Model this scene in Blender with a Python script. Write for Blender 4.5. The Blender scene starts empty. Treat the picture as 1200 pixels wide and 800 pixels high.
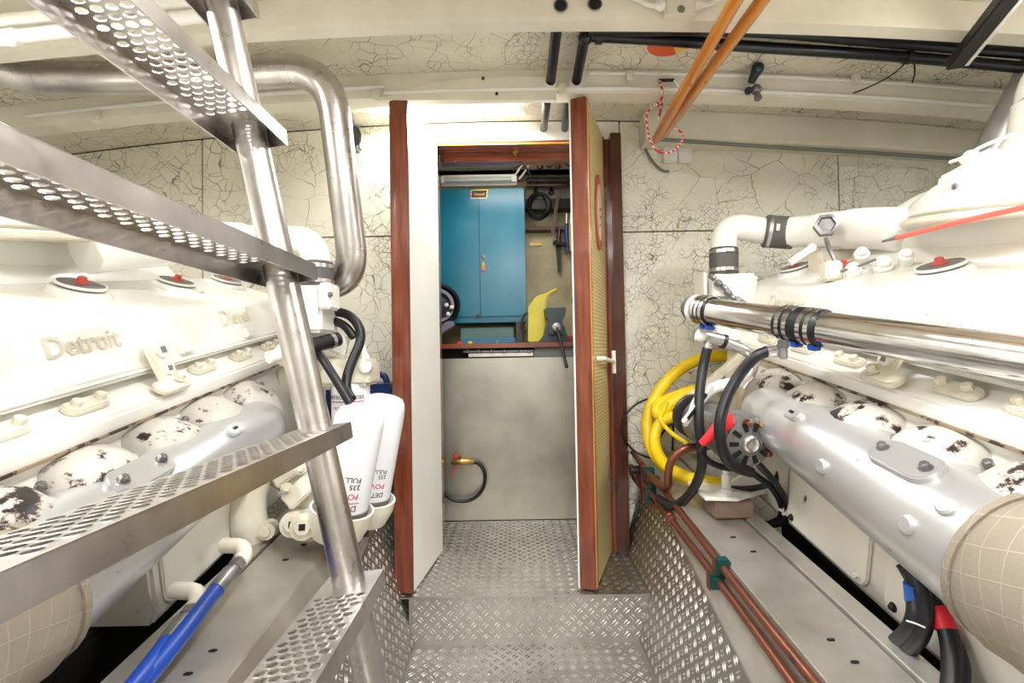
import bpy, bmesh, math, random
from mathutils import Vector as V, Matrix as M4
rnd = random.Random(7)
SC = bpy.context.scene
COL = SC.collection
R = math.radians

# ------------------------------------------------------------------ camera
CZ = 1.034                      # eye height over the lower floor
FPX = 583.0                     # focal length in pixels of a 1200x800 frame
CAMROT = M4.Rotation(R(90 + 1.3), 3, 'X') @ M4.Rotation(R(-1.0), 3, 'Z')
cam_d = bpy.data.cameras.new('camera'); cam = bpy.data.objects.new('camera', cam_d); COL.objects.link(cam)
cam.location = (0, 0, CZ); cam.rotation_euler = CAMROT.to_euler()
cam_d.sensor_width = 36; cam_d.lens = 36 * FPX / 1200; cam_d.clip_start = .02; cam_d.clip_end = 50
SC.camera = cam
# ------------------------------------------------------------------ world, exposure
w = bpy.data.worlds.new('world'); SC.world = w; w.use_nodes = True
w.node_tree.nodes['Background'].inputs[0].default_value = (1, .97, .92, 1)
w.node_tree.nodes['Background'].inputs[1].default_value = .05
SC.view_settings.view_transform = 'Standard'; SC.view_settings.look = 'None'
SC.view_settings.gamma = 1; SC.view_settings.use_curve_mapping = False
SC.view_settings.exposure = 0.38
LAMP_W = 17.0                   # watts per overhead lamp
DOOR_W = 11.0
STORE_FILL_W = 2.3  # fill lamp added inside the store
REAR_FILL_W = 34.0                   # fill lamp added behind the viewer
WALK_FILL_W = 12.0                   # fill lamp added over the walkway

# ------------------------------------------------------------------ measuring helpers (real positions from photo rays at a known depth)
def ray(px, py):
    return CAMROT @ V(((px - 600) / FPX, -(py - 400) / FPX, -1))
def P(px, py, y):
    d = ray(px, py); t = y / d.y
    return V((0, 0, CZ)) + d * t
def PXX(px, py, x):
    d = ray(px, py); t = x / d.x
    return V((0, 0, CZ)) + d * t

# ------------------------------------------------------------------ materials
def lin(c):
    return tuple(((x / 255) / 12.92 if x / 255 <= .04045 else ((x / 255 + .055) / 1.055) ** 2.4) for x in c) + (1,)
class NT:
    def __init__(s, name):
        s.m = bpy.data.materials.new(name); s.m.use_nodes = True
        s.t = s.m.node_tree; s.b = s.t.nodes['Principled BSDF']
    def n(s, typ, **kw):
        nd = s.t.nodes.new(typ)
        for k, v in kw.items():
            if k.startswith('i_'):
                nd.inputs[int(k[2:])].default_value = v
            else: setattr(nd, k, v)
        return nd
    def l(s, a, b): s.t.links.new(a, b)
    def pos(s): return s.n('ShaderNodeNewGeometry').outputs['Position']
    def noise(s, scale, detail=4, vec=None, rough=.55):
        nd = s.n('ShaderNodeTexNoise'); nd.inputs['Scale'].default_value = scale; nd.inputs['Detail'].default_value = detail
        nd.inputs['Roughness'].default_value = rough
        s.l(vec or s.pos(), nd.inputs['Vector']); return nd.outputs['Fac']
    def ramp(s, fac, stops):
        nd = s.n('ShaderNodeValToRGB'); cr = nd.color_ramp
        while len(cr.elements) < len(stops): cr.elements.new(.5)
        for e, (p, c) in zip(cr.elements, stops):
            e.position = p; e.color = c if len(c) == 4 else tuple(c) + (1,)
        s.l(fac, nd.inputs[0]); return nd.outputs[0]
    def mix(s, fac, a, b, mode='MIX'):
        nd = s.n('ShaderNodeMix', data_type='RGBA', blend_type=mode)
        if hasattr(fac, 'node'): s.l(fac, nd.inputs[0])
        else: nd.inputs[0].default_value = fac
        for i, x in ((6, a), (7, b)):
            if hasattr(x, 'node'): s.l(x, nd.inputs[i])
            else: nd.inputs[i].default_value = x
        return nd.outputs[2]
    def math(s, op, a, b=None, clamp=False):
        nd = s.n('ShaderNodeMath', operation=op); nd.use_clamp = clamp
        for i, x in ((0, a), (1, b)):
            if x is None: continue
            if hasattr(x, 'node'): s.l(x, nd.inputs[i])
            else: nd.inputs[i].default_value = x
        return nd.outputs[0]
    def bump(s, h, strength, dist=.002):
        nd = s.n('ShaderNodeBump'); nd.inputs['Strength'].default_value = strength; nd.inputs['Distance'].default_value = dist
        s.l(h, nd.inputs['Height']); s.l(nd.outputs[0], s.b.inputs['Normal'])
MATS = {}
def mat(name, col, rough=.5, metal=0, var=None, bump=None, coat=0, emit=None, spec=None):
    """plain paint/metal/plastic; var=(scale, colour2, amount); bump=(scale, strength)"""
    t = NT(name); b = t.b
    b.inputs['Base Color'].default_value = lin(col); b.inputs['Roughness'].default_value = rough; b.inputs['Metallic'].default_value = metal
    if spec is not None: b.inputs['Specular IOR Level'].default_value = spec
    if coat: b.inputs['Coat Weight'].default_value = coat; b.inputs['Coat Roughness'].default_value = .12
    if var:
        f = t.ramp(t.noise(var[0], 6), [(.35, (0, 0, 0)), (.7, (1, 1, 1))])
        f2 = t.math('MULTIPLY', f, var[2])
        t.l(t.mix(f2, lin(col), lin(var[1])), b.inputs['Base Color'])
    if bump: t.bump(t.noise(bump[0], 4), bump[1])
    if emit: b.inputs['Emission Color'].default_value = lin(col); b.inputs['Emission Strength'].default_value = emit
    MATS[name] = t.m; return t.m
def crackle(name, col, crack, dense=.5, rough=.45, dirt=(150, 140, 112)):
    t = NT(name); p = t.pos()
    wv = t.n('ShaderNodeTexNoise'); wv.inputs['Scale'].default_value = 3.5; wv.inputs['Detail'].default_value = 3; t.l(p, wv.inputs['Vector'])
    off = t.n('ShaderNodeVectorMath', operation='SCALE'); off.inputs['Scale'].default_value = .16; t.l(wv.outputs['Color'], off.inputs[0])
    ad = t.n('ShaderNodeVectorMath', operation='ADD'); t.l(p, ad.inputs[0]); t.l(off.outputs[0], ad.inputs[1])
    def cr(scale, width):
        vo = t.n('ShaderNodeTexVoronoi', feature='DISTANCE_TO_EDGE'); vo.inputs['Scale'].default_value = scale
        t.l(ad.outputs[0], vo.inputs['Vector'])
        return t.ramp(vo.outputs['Distance'], [(0, (1, 1, 1)), (width, (0, 0, 0))])
    big = cr(6.5, .012)
    mid = cr(17, .028); fine = cr(42, .055)
    m1 = t.ramp(t.noise(1.6, 2), [(.56 - .25 * dense, (0, 0, 0)), (.66 - .25 * dense, (1, 1, 1))])
    m2 = t.ramp(t.noise(1.9, 3, ad.outputs[0]), [(.62 - .2 * dense, (0, 0, 0)), (.72 - .2 * dense, (1, 1, 1))])
    f = t.math('ADD', t.math('MULTIPLY', mid, m1), t.math('MULTIPLY', fine, m2))
    # the cracks fade and break along their run
    br = t.ramp(t.noise(9, 3), [(.38, (.15, .15, .15)), (.55, (1, 1, 1))])
    f = t.math('MULTIPLY', t.math('ADD', f, t.math('MULTIPLY', big, .9), True), br, True)
    base = t.mix(t.math('MULTIPLY', t.ramp(t.noise(2.3, 5), [(.45, (0, 0, 0)), (.8, (1, 1, 1))]), .5), lin(col), lin(dirt))
    t.l(t.mix(t.math('MULTIPLY', f, .85), base, lin(crack)), t.b.inputs['Base Color'])
    t.b.inputs['Roughness'].default_value = rough
    t.bump(t.math('SUBTRACT', 1, f), .35, .002)
    MATS[name] = t.m; return t.m
def chipped(name, col, chip, scale, thr, rough=.4, metal=0, rust=None, bumpy=.3):
    t = NT(name); n1 = t.noise(scale, 8, rough=.7)
    n2 = t.noise(scale * .25, 3)
    s_ = t.math('ADD', t.math('MULTIPLY', n1, .7), t.math('MULTIPLY', n2, .3))
    f = t.ramp(s_, [(thr, (0, 0, 0)), (thr + .012, (1, 1, 1))])
    c = t.mix(t.math('MULTIPLY', t.noise(6, 4), .25), lin(col), lin(tuple(int(x * .75) for x in col)))
    if rust:
        f0 = t.ramp(s_, [(thr - .03, (0, 0, 0)), (thr, (1, 1, 1))]); c = t.mix(t.math('MULTIPLY', f0, .7), c, lin(rust))
    t.l(t.mix(f, c, lin(chip)), t.b.inputs['Base Color'])
    t.b.inputs['Roughness'].default_value = rough; t.b.inputs['Metallic'].default_value = metal
    t.bump(t.math('SUBTRACT', t.math('MULTIPLY', t.noise(70, 3), .3), f), bumpy, .002)
    MATS[name] = t.m; return t.m
def wood(name, c1, c2, axis, scale=9, rough=.25, coat=.6):
    t = NT(name); mp = t.n('ShaderNodeMapping'); t.l(t.pos(), mp.inputs[0])
    sc = [14, 14, 14]; sc[axis] = 1.2
    mp.inputs['Scale'].default_value = sc
    f = t.ramp(t.noise(scale * .45, 6, mp.outputs[0]), [(.3, (0, 0, 0)), (.72, (1, 1, 1))])
    t.l(t.mix(f, lin(c1), lin(c2)), t.b.inputs['Base Color'])
    t.b.inputs['Roughness'].default_value = rough; t.b.inputs['Coat Weight'].default_value = coat; t.b.inputs['Coat Roughness'].default_value = .1
    MATS[name] = t.m; return t.m
def brushed(name, col, rough=.28, var=.12, metal=1, scale=12, smudge=None):
    t = NT(name); n = t.noise(scale, 6)
    t.l(t.mix(t.math('MULTIPLY', t.ramp(n, [(.4, (0, 0, 0)), (.75, (1, 1, 1))]), .55), lin(col), lin(smudge or tuple(int(x * .7) for x in col))), t.b.inputs['Base Color'])
    t.b.inputs['Metallic'].default_value = metal
    t.l(t.math('ADD', t.math('MULTIPLY', t.noise(scale * 2.3, 4), var * 2), rough - var), t.b.inputs['Roughness'])
    MATS[name] = t.m; return t.m

crackle('crackle_wall', (238, 233, 215), (66, 58, 44), .75, dirt=(176, 168, 146))
crackle('crackle_ceiling', (232, 225, 205), (84, 74, 54), .7, dirt=(176, 168, 146))
mat('white_paint', (240, 238, 230), .35, var=(3, (224, 219, 206), .6))
mat('beam_paint', (237, 231, 215), .42, var=(5, (210, 200, 180), .6), bump=(40, .08))
mat('engine_white', (244, 242, 235), .25, var=(7, (234, 229, 214), .5), bump=(60, .05), coat=.3)
mat('engine_cream', (236, 231, 214), .3, var=(14, (204, 190, 160), .55), bump=(80, .12))
chipped('chipped_port', (206, 201, 190), (36, 30, 30), 26, .562, rust=(110, 60, 45))
chipped('gasket_seam', (150, 130, 104), (60, 42, 32), 22, .5)
chipped('silver_manifold', (214, 214, 214), (140, 138, 136), 34, .65, rough=.3, metal=.65, bumpy=.22)
chipped('block_paint', (236, 231, 220), (70, 58, 46), 20, .655, rust=(180, 140, 100))
brushed('stainless', (212, 207, 203), .3, .09)
brushed('stainless_bright', (225, 223, 220), .14, .06)
brushed('dull_steel', (190, 186, 174), .42, .12, scale=3.5, smudge=(120, 116, 106))
brushed('treadplate', (184, 180, 174), .45, .12, scale=5, smudge=(140, 134, 125))
brushed('worn_bar', (232, 229, 224), .26, .08, scale=9)
brushed('girder_metal', (206, 202, 194), .42, .12, scale=6, smudge=(150, 140, 122), metal=.75)
mat('hole_dark', (14, 13, 13), .8)
wood('mahogany', (98, 44, 28), (146, 76, 48), 2)
wood('mahogany_x', (98, 44, 26), (140, 72, 44), 0)
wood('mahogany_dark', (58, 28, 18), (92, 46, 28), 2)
wood('varnish_orange', (186, 104, 22), (216, 142, 46), 1, rough=.3)
wood('blonde_edge', (214, 146, 58), (232, 172, 84), 2)
mat('rubber', (17, 17, 20), .42)
mat('rubber_grey', (92, 88, 86), .6, bump=(120, .2))
mat('black_pipe', (17, 17, 26), .28)
mat('yellow_hose', (240, 206, 22), .4, var=(18, (206, 168, 20), .6))
mat('blue_hose', (22, 66, 158), .35)
mat('blue_can', (22, 52, 108), .35)
mat('cabinet_blue', (30, 128, 156), .28, var=(6, (24, 112, 138), .7), bump=(90, .06))
chipped('copper', (138, 86, 66), (92, 66, 52), 30, .6, rough=.35, metal=.75)
mat('clip_green', (12, 68, 66), .4)
mat('red_boot', (226, 36, 48), .4)
mat('red_paint', (186, 78, 68), .4)
mat('rope_red', (236, 112, 96), .6)
mat('blue_tape', (24, 92, 184), .4)
mat('filter_white', (244, 244, 248), .2, coat=.4)
mat('ink', (28, 28, 34), .5)
mat('ink_red', (206, 40, 44), .5)
mat('ink_blue', (28, 44, 118), .5)
mat('oval_cream', (232, 216, 178), .45)
mat('brass', (176, 142, 78), .35, .8)
mat('vise_grey', (52, 62, 66), .4, .3)
mat('funnel_yellow', (214, 200, 62), .35, var=(9, (188, 170, 40), .5))
mat('dark_metal', (64, 60, 58), .4, .6)
mat('grey_metal', (150, 148, 148), .35, .7, var=(30, (96, 92, 90), .6))
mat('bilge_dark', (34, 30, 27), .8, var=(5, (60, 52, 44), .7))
mat('green_tray', (92, 128, 118), .4)
mat('blue_tray', (52, 106, 140), .4)
mat('plastic_grey', (120, 124, 118), .5)
mat('plastic_white', (238, 236, 230), .35)
mat('riser_grey', (168, 164, 160), .4, .3, var=(8, (130, 126, 122), .6))
mat('purple_grey', (118, 116, 134), .4)
mat('handle_yellow', (226, 184, 40), .4)
mat('handle_blue', (28, 70, 160), .35)
mat('wood_block', (126, 104, 88), .7, var=(20, (92, 74, 62), .6))
mat('backroom_wall', (214, 202, 164), .5, var=(5, (150, 134, 96), .8))
mat('orange_plastic', (232, 100, 60), .35)
mat('foil_yellow', (238, 196, 90), .35)
mat('rope_white', (240, 236, 228), .7)
mat('lamp_tube', (255, 252, 240), .4, emit=14)
mat('lamp_off', (196, 202, 200), .3)
def lagging():
    t = NT('lagging'); p = t.pos()
    wv = t.n('ShaderNodeTexBrick'); mp = t.n('ShaderNodeMapping'); t.l(p, mp.inputs[0])
    mp.inputs['Rotation'].default_value = (R(10), R(90), R(0)); t.l(mp.outputs[0], wv.inputs['Vector'])
    wv.inputs['Scale'].default_value = 22; wv.inputs['Mortar Size'].default_value = .03; wv.inputs['Mortar Smooth'].default_value = .6
    wv.offset = 0; wv.inputs['Brick Width'].default_value = .9; wv.inputs['Row Height'].default_value = .6
    f = wv.outputs['Fac']
    b = t.mix(t.math('MULTIPLY', t.noise(9, 5), .7), lin((158, 147, 130)), lin((118, 107, 92)))
    t.l(t.mix(t.math('MULTIPLY', f, .45), b, lin((178, 167, 150))), t.b.inputs['Base Color'])
    t.b.inputs['Roughness'].default_value = .8
    t.bump(t.math('ADD', t.noise(140, 2), t.math('MULTIPLY', f, .6)), .4, .002)
    MATS['lagging'] = t.m
lagging()
def rattan():
    t = NT('perforated_panel'); mp = t.n('ShaderNodeMapping'); t.l(t.pos(), mp.inputs[0]); mp.inputs['Scale'].default_value = (1, 1, 1)
    wv = t.n('ShaderNodeTexWave', wave_type='BANDS', bands_direction='Z'); wv.inputs['Scale'].default_value = 22; t.l(mp.outputs[0], wv.inputs['Vector'])
    wv2 = t.n('ShaderNodeTexWave', wave_type='BANDS', bands_direction='Y'); wv2.inputs['Scale'].default_value = 22; t.l(mp.outputs[0], wv2.inputs['Vector'])
    f = t.math('MULTIPLY', wv.outputs['Fac'], wv2.outputs['Fac'])
    t.l(t.mix(t.ramp(f, [(.1, (0, 0, 0)), (.6, (1, 1, 1))]), lin((232, 214, 156)), lin((176, 148, 88))), t.b.inputs['Base Color'])
    t.b.inputs['Roughness'].default_value = .5; t.bump(f, .4, .003); MATS['perforated_panel'] = t.m
rattan()
def corded():
    t = NT('cord_red_white'); wv = t.n('ShaderNodeTexWave', wave_type='BANDS', bands_direction='DIAGONAL'); wv.inputs['Scale'].default_value = 40
    t.l(t.pos(), wv.inputs['Vector'])
    t.l(t.mix(t.ramp(wv.outputs['Fac'], [(.55, (0, 0, 0)), (.7, (1, 1, 1))]), lin((204, 32, 60)), lin((240, 225, 220))), t.b.inputs['Base Color'])
    t.b.inputs['Roughness'].default_value = .6; MATS['cord_red_white'] = t.m
corded()

# ------------------------------------------------------------------ mesh helpers
def perp(a):
    a = a.normalized(); h = V((0, 0, 1)) if abs(a.z) < .9 else V((1, 0, 0))
    u = a.cross(h).normalized(); return u, a.cross(u).normalized()
def catmull(pts, k, closed=False):
    pts = [V(p) for p in pts]; n = len(pts); out = []
    for i in range(n if closed else n - 1):
        p1, p2 = pts[i], pts[(i + 1) % n]
        p0 = pts[i - 1] if (closed or i > 0) else p1 * 2 - p2
        p3 = pts[(i + 2) % n] if (closed or i + 2 < n) else p2 * 2 - p1
        for j in range(k):
            t = j / k; t2 = t * t; t3 = t2 * t
            out.append(.5 * ((2 * p1) + (p2 - p0) * t + (2 * p0 - 5 * p1 + 4 * p2 - p3) * t2 + (3 * p1 - p0 - 3 * p2 + p3) * t3))
    if not closed: out.append(pts[-1])
    return out
def arc_path(pts, rad, k=6):
    """polyline with rounded corners (bent pipe)"""
    pts = [V(p) for p in pts]; out = [pts[0]]
    for a, b, c in zip(pts, pts[1:], pts[2:]):
        d1 = (a - b); d2 = (c - b); r = min(rad, d1.length * .48, d2.length * .48)
        p, q = b + d1.normalized() * r, b + d2.normalized() * r
        for i in range(k + 1):
            t = i / k; out.append(p * (1 - t) ** 2 + b * 2 * t * (1 - t) + q * t * t)
    out.append(pts[-1]); return out
class MB:
    def __init__(s, T=None): s.v = []; s.f = []; s.T = T
    def add(s, vs, fs):
        o = len(s.v)
        s.v += [(s.T @ V(p)) if s.T is not None else V(p) for p in vs]
        s.f += [tuple(i + o for i in f) for f in fs]; return s
    def box(s, a, b):
        (x0, y0, z0), (x1, y1, z1) = a, b
        return s.add([(x0, y0, z0), (x1, y0, z0), (x1, y1, z0), (x0, y1, z0), (x0, y0, z1), (x1, y0, z1), (x1, y1, z1), (x0, y1, z1)],
                     [(0, 3, 2, 1), (4, 5, 6, 7), (0, 1, 5, 4), (1, 2, 6, 5), (2, 3, 7, 6), (3, 0, 4, 7)])
    def obox(s, c, u, v, w):
        """oriented box: centre and three half vectors"""
        c, u, v, w = V(c), V(u), V(v), V(w)
        return s.add([c + u * i + v * j + w * k for k in (-1, 1) for i, j in ((-1, -1), (1, -1), (1, 1), (-1, 1))],
                     [(0, 3, 2, 1), (4, 5, 6, 7), (0, 1, 5, 4), (1, 2, 6, 5), (2, 3, 7, 6), (3, 0, 4, 7)])
    def bar(s, p, q, a, b, up=(0, 0, 1)):
        """rectangular bar from p to q, a wide, b high"""
        p, q = V(p), V(q); d = (q - p); u = d.normalized().cross(V(up)).normalized(); w_ = u.cross(d.normalized())
        return s.obox((p + q) / 2, d / 2, u * a / 2, w_ * b / 2)
    def tube(s, pts, r, n=12, closed=False, caps=True, sq=None):
        pts = [V(p) for p in pts]; N = len(pts); vs = []; fs = []
        rs = r if isinstance(r, (list, tuple)) else [r] * N
        u = None
        for i, p in enumerate(pts):
            if closed: d = pts[(i + 1) % N] - pts[i - 1]
            else: d = pts[min(i + 1, N - 1)] - pts[max(i - 1, 0)]
            d.normalize()
            if u is None: u, _ = perp(d)
            u = (u - d * u.dot(d)); u = u.normalized() if u.length > 1e-6 else perp(d)[0]
            w_ = d.cross(u)
            for j in range(n):
                a = 2 * math.pi * j / n; vs.append(p + (u * math.cos(a) + w_ * math.sin(a)) * rs[i])
        for i in range(N if closed else N - 1):
            for j in range(n):
                a, b = i * n + j, i * n + (j + 1) % n; c = ((i + 1) % N) * n
                fs.append((a, b, c + (j + 1) % n, c + j))
        if caps and not closed: fs += [tuple(range(n))[::-1], tuple((N - 1) * n + j for j in range(n))]
        return s.add(vs, fs)
    def cyl(s, p, q, r, r2=None, n=20): return s.tube([p, q], [r, r if r2 is None else r2], n)
    def lathe(s, o, axis, prof, n=24):
        """profile of (radius, distance along axis)"""
        o = V(o); a = V(axis).normalized(); u, w_ = perp(a); vs = []; fs = []
        for r, h in prof:
            for j in range(n):
                t = 2 * math.pi * j / n; vs.append(o + a * h + (u * math.cos(t) + w_ * math.sin(t)) * max(r, 1e-5))
        for i in range(len(prof) - 1):
            for j in range(n):
                fs.append((i * n + j, i * n + (j + 1) % n, (i + 1) * n + (j + 1) % n, (i + 1) * n + j))
        fs += [tuple(range(n))[::-1], tuple((len(prof) - 1) * n + j for j in range(n))]
        return s.add(vs, fs)
    def prism(s, poly, o, u, v, d):
        """polygon in frame o,u,v pushed along d"""
        o, u, v, d = V(o), V(u), V(v), V(d); n = len(poly)
        vs = [o + u * a + v * b for a, b in poly] + [o + u * a + v * b + d for a, b in poly]
        return s.add(vs, [tuple(range(n))[::-1], tuple(range(n, 2 * n))] + [(i, (i + 1) % n, n + (i + 1) % n, n + i) for i in range(n)])
    def ell(s, c, rx, ry, rz, n=14, m=9):
        vs = []; fs = []
        for i in range(m + 1):
            t = math.pi * i / m
            for j in range(n):
                p = 2 * math.pi * j / n
                vs.append(V(c) + V((rx * math.sin(t) * math.cos(p), ry * math.sin(t) * math.sin(p), rz * math.cos(t))))
        for i in range(m):
            for j in range(n): fs.append((i * n + j, i * n + (j + 1) % n, (i + 1) * n + (j + 1) % n, (i + 1) * n + j))
        return s.add(vs, fs)
    def hexbolt(s, p, axis, r=.009, h=.009, washer=True):
        a = V(axis).normalized(); p = V(p)
        if washer: s.lathe(p, a, [(r * 1.45, 0), (r * 1.45, .002)], 12)
        s.lathe(p, a, [(r, 0), (r, h), (r * .8, h + .0015)], 6)
        return s
    def ring(s, p, axis, r, w_=.012, t=.003, n=24):
        a = V(axis).normalized(); p = V(p) - a * w_ / 2
        u, v = perp(a); vs = []; fs = []
        for rr, h in ((r, 0), (r + t, 0), (r + t, w_), (r, w_)):
            vs += [p + a * h + (u * math.cos(2 * math.pi * j / n) + v * math.sin(2 * math.pi * j / n)) * rr for j in range(n)]
        for i in range(4):
            for j in range(n): fs.append((i * n + j, i * n + (j + 1) % n, ((i + 1) % 4) * n + (j + 1) % n, ((i + 1) % 4) * n + j))
        return s.add(vs, fs)
def rounded(wd, ht, r, k=4):
    out = []
    for cx, cy, a0 in ((wd / 2 - r, ht / 2 - r, 0), (-wd / 2 + r, ht / 2 - r, 90), (-wd / 2 + r, -ht / 2 + r, 180), (wd / 2 - r, -ht / 2 + r, 270)):
        for i in range(k + 1):
            a = R(a0 + 90 * i / k); out.append((cx + r * math.cos(a), cy + r * math.sin(a)))
    return out
WLOC = {}
def mesh_of(name, mb, m, bevel=0, smooth=35, shift=V((0, 0, 0)), sub=0):
    me = bpy.data.meshes.new(name); me.from_pydata([tuple(p - shift) for p in mb.v], [], mb.f)
    bm = bmesh.new(); bm.from_mesh(me)
    bmesh.ops.recalc_face_normals(bm, faces=bm.faces)
    if bevel:
        es = [e for e in bm.edges if len(e.link_faces) == 2 and e.calc_face_angle(0) > .6]
        bmesh.ops.bevel(bm, geom=es, offset=bevel, segments=2, affect='EDGES', clamp_overlap=True)
    bm.to_mesh(me); bm.free()
    if smooth:
        for p in me.polygons: p.use_smooth = True
        me.set_sharp_from_angle(angle=R(smooth))
    me.materials.append(MATS[m]); return me
def part(name, mb, m, parent, bevel=0, smooth=35, label=None, kind=None):
    o = bpy.data.objects.new(name, mesh_of(name, mb, m, bevel, smooth)); COL.objects.link(o)
    o.parent = parent; o.location = -WLOC[parent.name]; WLOC[o.name] = V((0, 0, 0))
    if label: o['label'] = label
    if kind: o['kind'] = kind
    return o
def tagged(o, label, cat, group=None):
    o['label'] = label; o['category'] = cat
    if group: o['group'] = group
    return o
def thing(name, label, cat, loc, group=None):
    o = bpy.data.objects.new(name, None); COL.objects.link(o); o.location = loc; o.empty_display_size = .05
    WLOC[o.name] = V(loc); return tagged(o, label, cat, group)
def single(name, mb, m, label=None, cat=None, group=None, bevel=0, smooth=35, kind=None):
    lo = [min(p[i] for p in mb.v) for i in range(3)]; hi = [max(p[i] for p in mb.v) for i in range(3)]
    sh = V(((lo[0] + hi[0]) / 2, (lo[1] + hi[1]) / 2, lo[2]))
    o = bpy.data.objects.new(name, mesh_of(name, mb, m, bevel, smooth, sh)); COL.objects.link(o); o.location = sh; WLOC[o.name] = sh
    if kind: o['kind'] = kind
    if label: o['label'] = label
    if cat: o['category'] = cat
    if group: o['group'] = group
    return o
def struct(name, mb, m, bevel=0, label=None, smooth=35):
    return single(name, mb, m, label, None, None, bevel, smooth, 'structure')
TEXTC = {}
def text_mb(body, size, ext, fn, bold=0.0, align='LEFT'):
    """lettering as mesh; fn maps (x, y, z) of the flat text to the world"""
    key = (body, size, ext, bold, align)
    if key not in TEXTC:
        cu = bpy.data.curves.new('lettering', 'FONT'); cu.body = body; cu.size = size; cu.extrude = ext; cu.offset = bold; cu.align_x = align
        cu.resolution_u = 3
        ob = bpy.data.objects.new('lettering', cu); COL.objects.link(ob)
        dg = bpy.context.evaluated_depsgraph_get(); dg.update()
        me = bpy.data.meshes.new_from_object(ob.evaluated_get(dg))
        TEXTC[key] = ([tuple(v.co) for v in me.vertices], [tuple(p.vertices) for p in me.polygons])
        bpy.data.objects.remove(ob); bpy.data.curves.remove(cu); bpy.data.meshes.remove(me)
    vs, fs = TEXTC[key]; mb = MB(); mb.add([fn(*p) for p in vs], fs); return mb
def flat(o, u, v, n=None):
    o, u, v = V(o), V(u).normalized(), V(v).normalized(); n = u.cross(v)
    return lambda x, y, z: o + u * x + v * y + n * z

# relief of the tread plate: short raised bars in crossed pairs
def tread_ribs(mb, quad, pitch=.042, h=.0022):
    q = [V(p) for p in quad]; u = (q[1] - q[0]).normalized(); n = u.cross(q[3] - q[0]).normalized(); v = n.cross(u)
    if n.z < -.01 or (abs(n.z) <= .01 and n.y > 0): n = -n
    p2 = [((p - q[0]).dot(u), (p - q[0]).dot(v)) for p in q]
    def inside(a, b, mg=.013):
        for i in range(4):
            (x0, y0), (x1, y1) = p2[i], p2[(i + 1) % 4]; L = math.hypot(x1 - x0, y1 - y0)
            if ((x1 - x0) * (b - y0) - (y1 - y0) * (a - x0)) / L * sg < mg: return False
        return True
    ar = sum(p2[i][0] * p2[(i + 1) % 4][1] - p2[(i + 1) % 4][0] * p2[i][1] for i in range(4)); sg = 1 if ar > 0 else -1
    a0, a1 = min(p[0] for p in p2), max(p[0] for p in p2); b0, b1 = min(p[1] for p in p2), max(p[1] for p in p2)
    hp = pitch / 2; i = 0; a = a0 + hp
    while a < a1:
        j = 0; b = b0 + hp
        while b < b1:
            if (i + j) % 2 == 0 and inside(a, b):
                sgn = 1 if i % 2 == 0 else -1
                d = (u + v * sgn).normalized(); e = (u * -sgn + v).normalized()
                for k in (-1, 1):
                    c = q[0] + u * a + v * b + e * (.0052 * k)
                    L, W = d * .0125, e * .0036
                    mb.add([c - L, c + W, c + L, c - W, c - L * .4 + n * h, c + L * .4 + n * h], [(0, 3, 4), (3, 2, 5, 4), (2, 1, 5), (1, 0, 4, 5)])
            b += hp; j += 1
        a += hp; i += 1
    return mb

# ================================================================== THE SETTING
YB = 2.20                                       # bulkhead
def zc(x): return CZ + 1.035 - .03 * x * x      # cambered deckhead
def xs(a, b, n): return [a + (b - a) * i / n for i in range(n + 1)]
SEAM = P(780, 271, YB).z
OX0, OX1, OZ0, OZ1 = -.32, .434, .17, CZ + .928 # doorway

mb = MB()
mb.box((-2.3, 2.224, -.2), (OX0 - .02, 2.26, 2.1)); mb.box((OX1 + .02, 2.224, -.2), (2.3, 2.26, 2.1)); mb.box((OX0 - .02, 2.224, OZ1 + .04), (OX1 + .02, 2.26, 2.1))
wall_back = struct('wall_back', mb, 'bilge_dark', label='cream bulkhead of crackled paint panels around the doorway')
def panel(x0, x1, z0, z1, m='crackle_wall'):
    g = .003; b = MB()
    if z1 is None:
        top = [(x, zc(x) - .004) for x in xs(x0 + g, x1 - g, 8)][::-1]
    else: top = [(x1 - g, z1 - g), (x0 + g, z1 - g)]
    b.prism([(x0 + g, z0 + g), (x1 - g, z0 + g)] + top, (0, YB, 0), (1, 0, 0), (0, 0, 1), (0, .022, 0))
    return part('wall_panel', b, m, wall_back, bevel=.0015)
xl, xr = P(237, 210, YB).x, P(983, 215, YB).x
panel(-2.3, xl, SEAM - .02, None); panel(xl, OX0 - .065, SEAM, None); panel(-2.3, xl, -.1, SEAM - .02); panel(xl, OX0 - .065, -.1, SEAM)
panel(xr, 2.3, SEAM, None); panel(OX1 + .062, xr, SEAM, None); panel(xr, 2.3, -.1, SEAM); panel(OX1 + .062, xr, -.1, SEAM)
panel(OX0 - .065, OX1 + .062, OZ1 + .012, None, 'white_paint')

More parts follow.
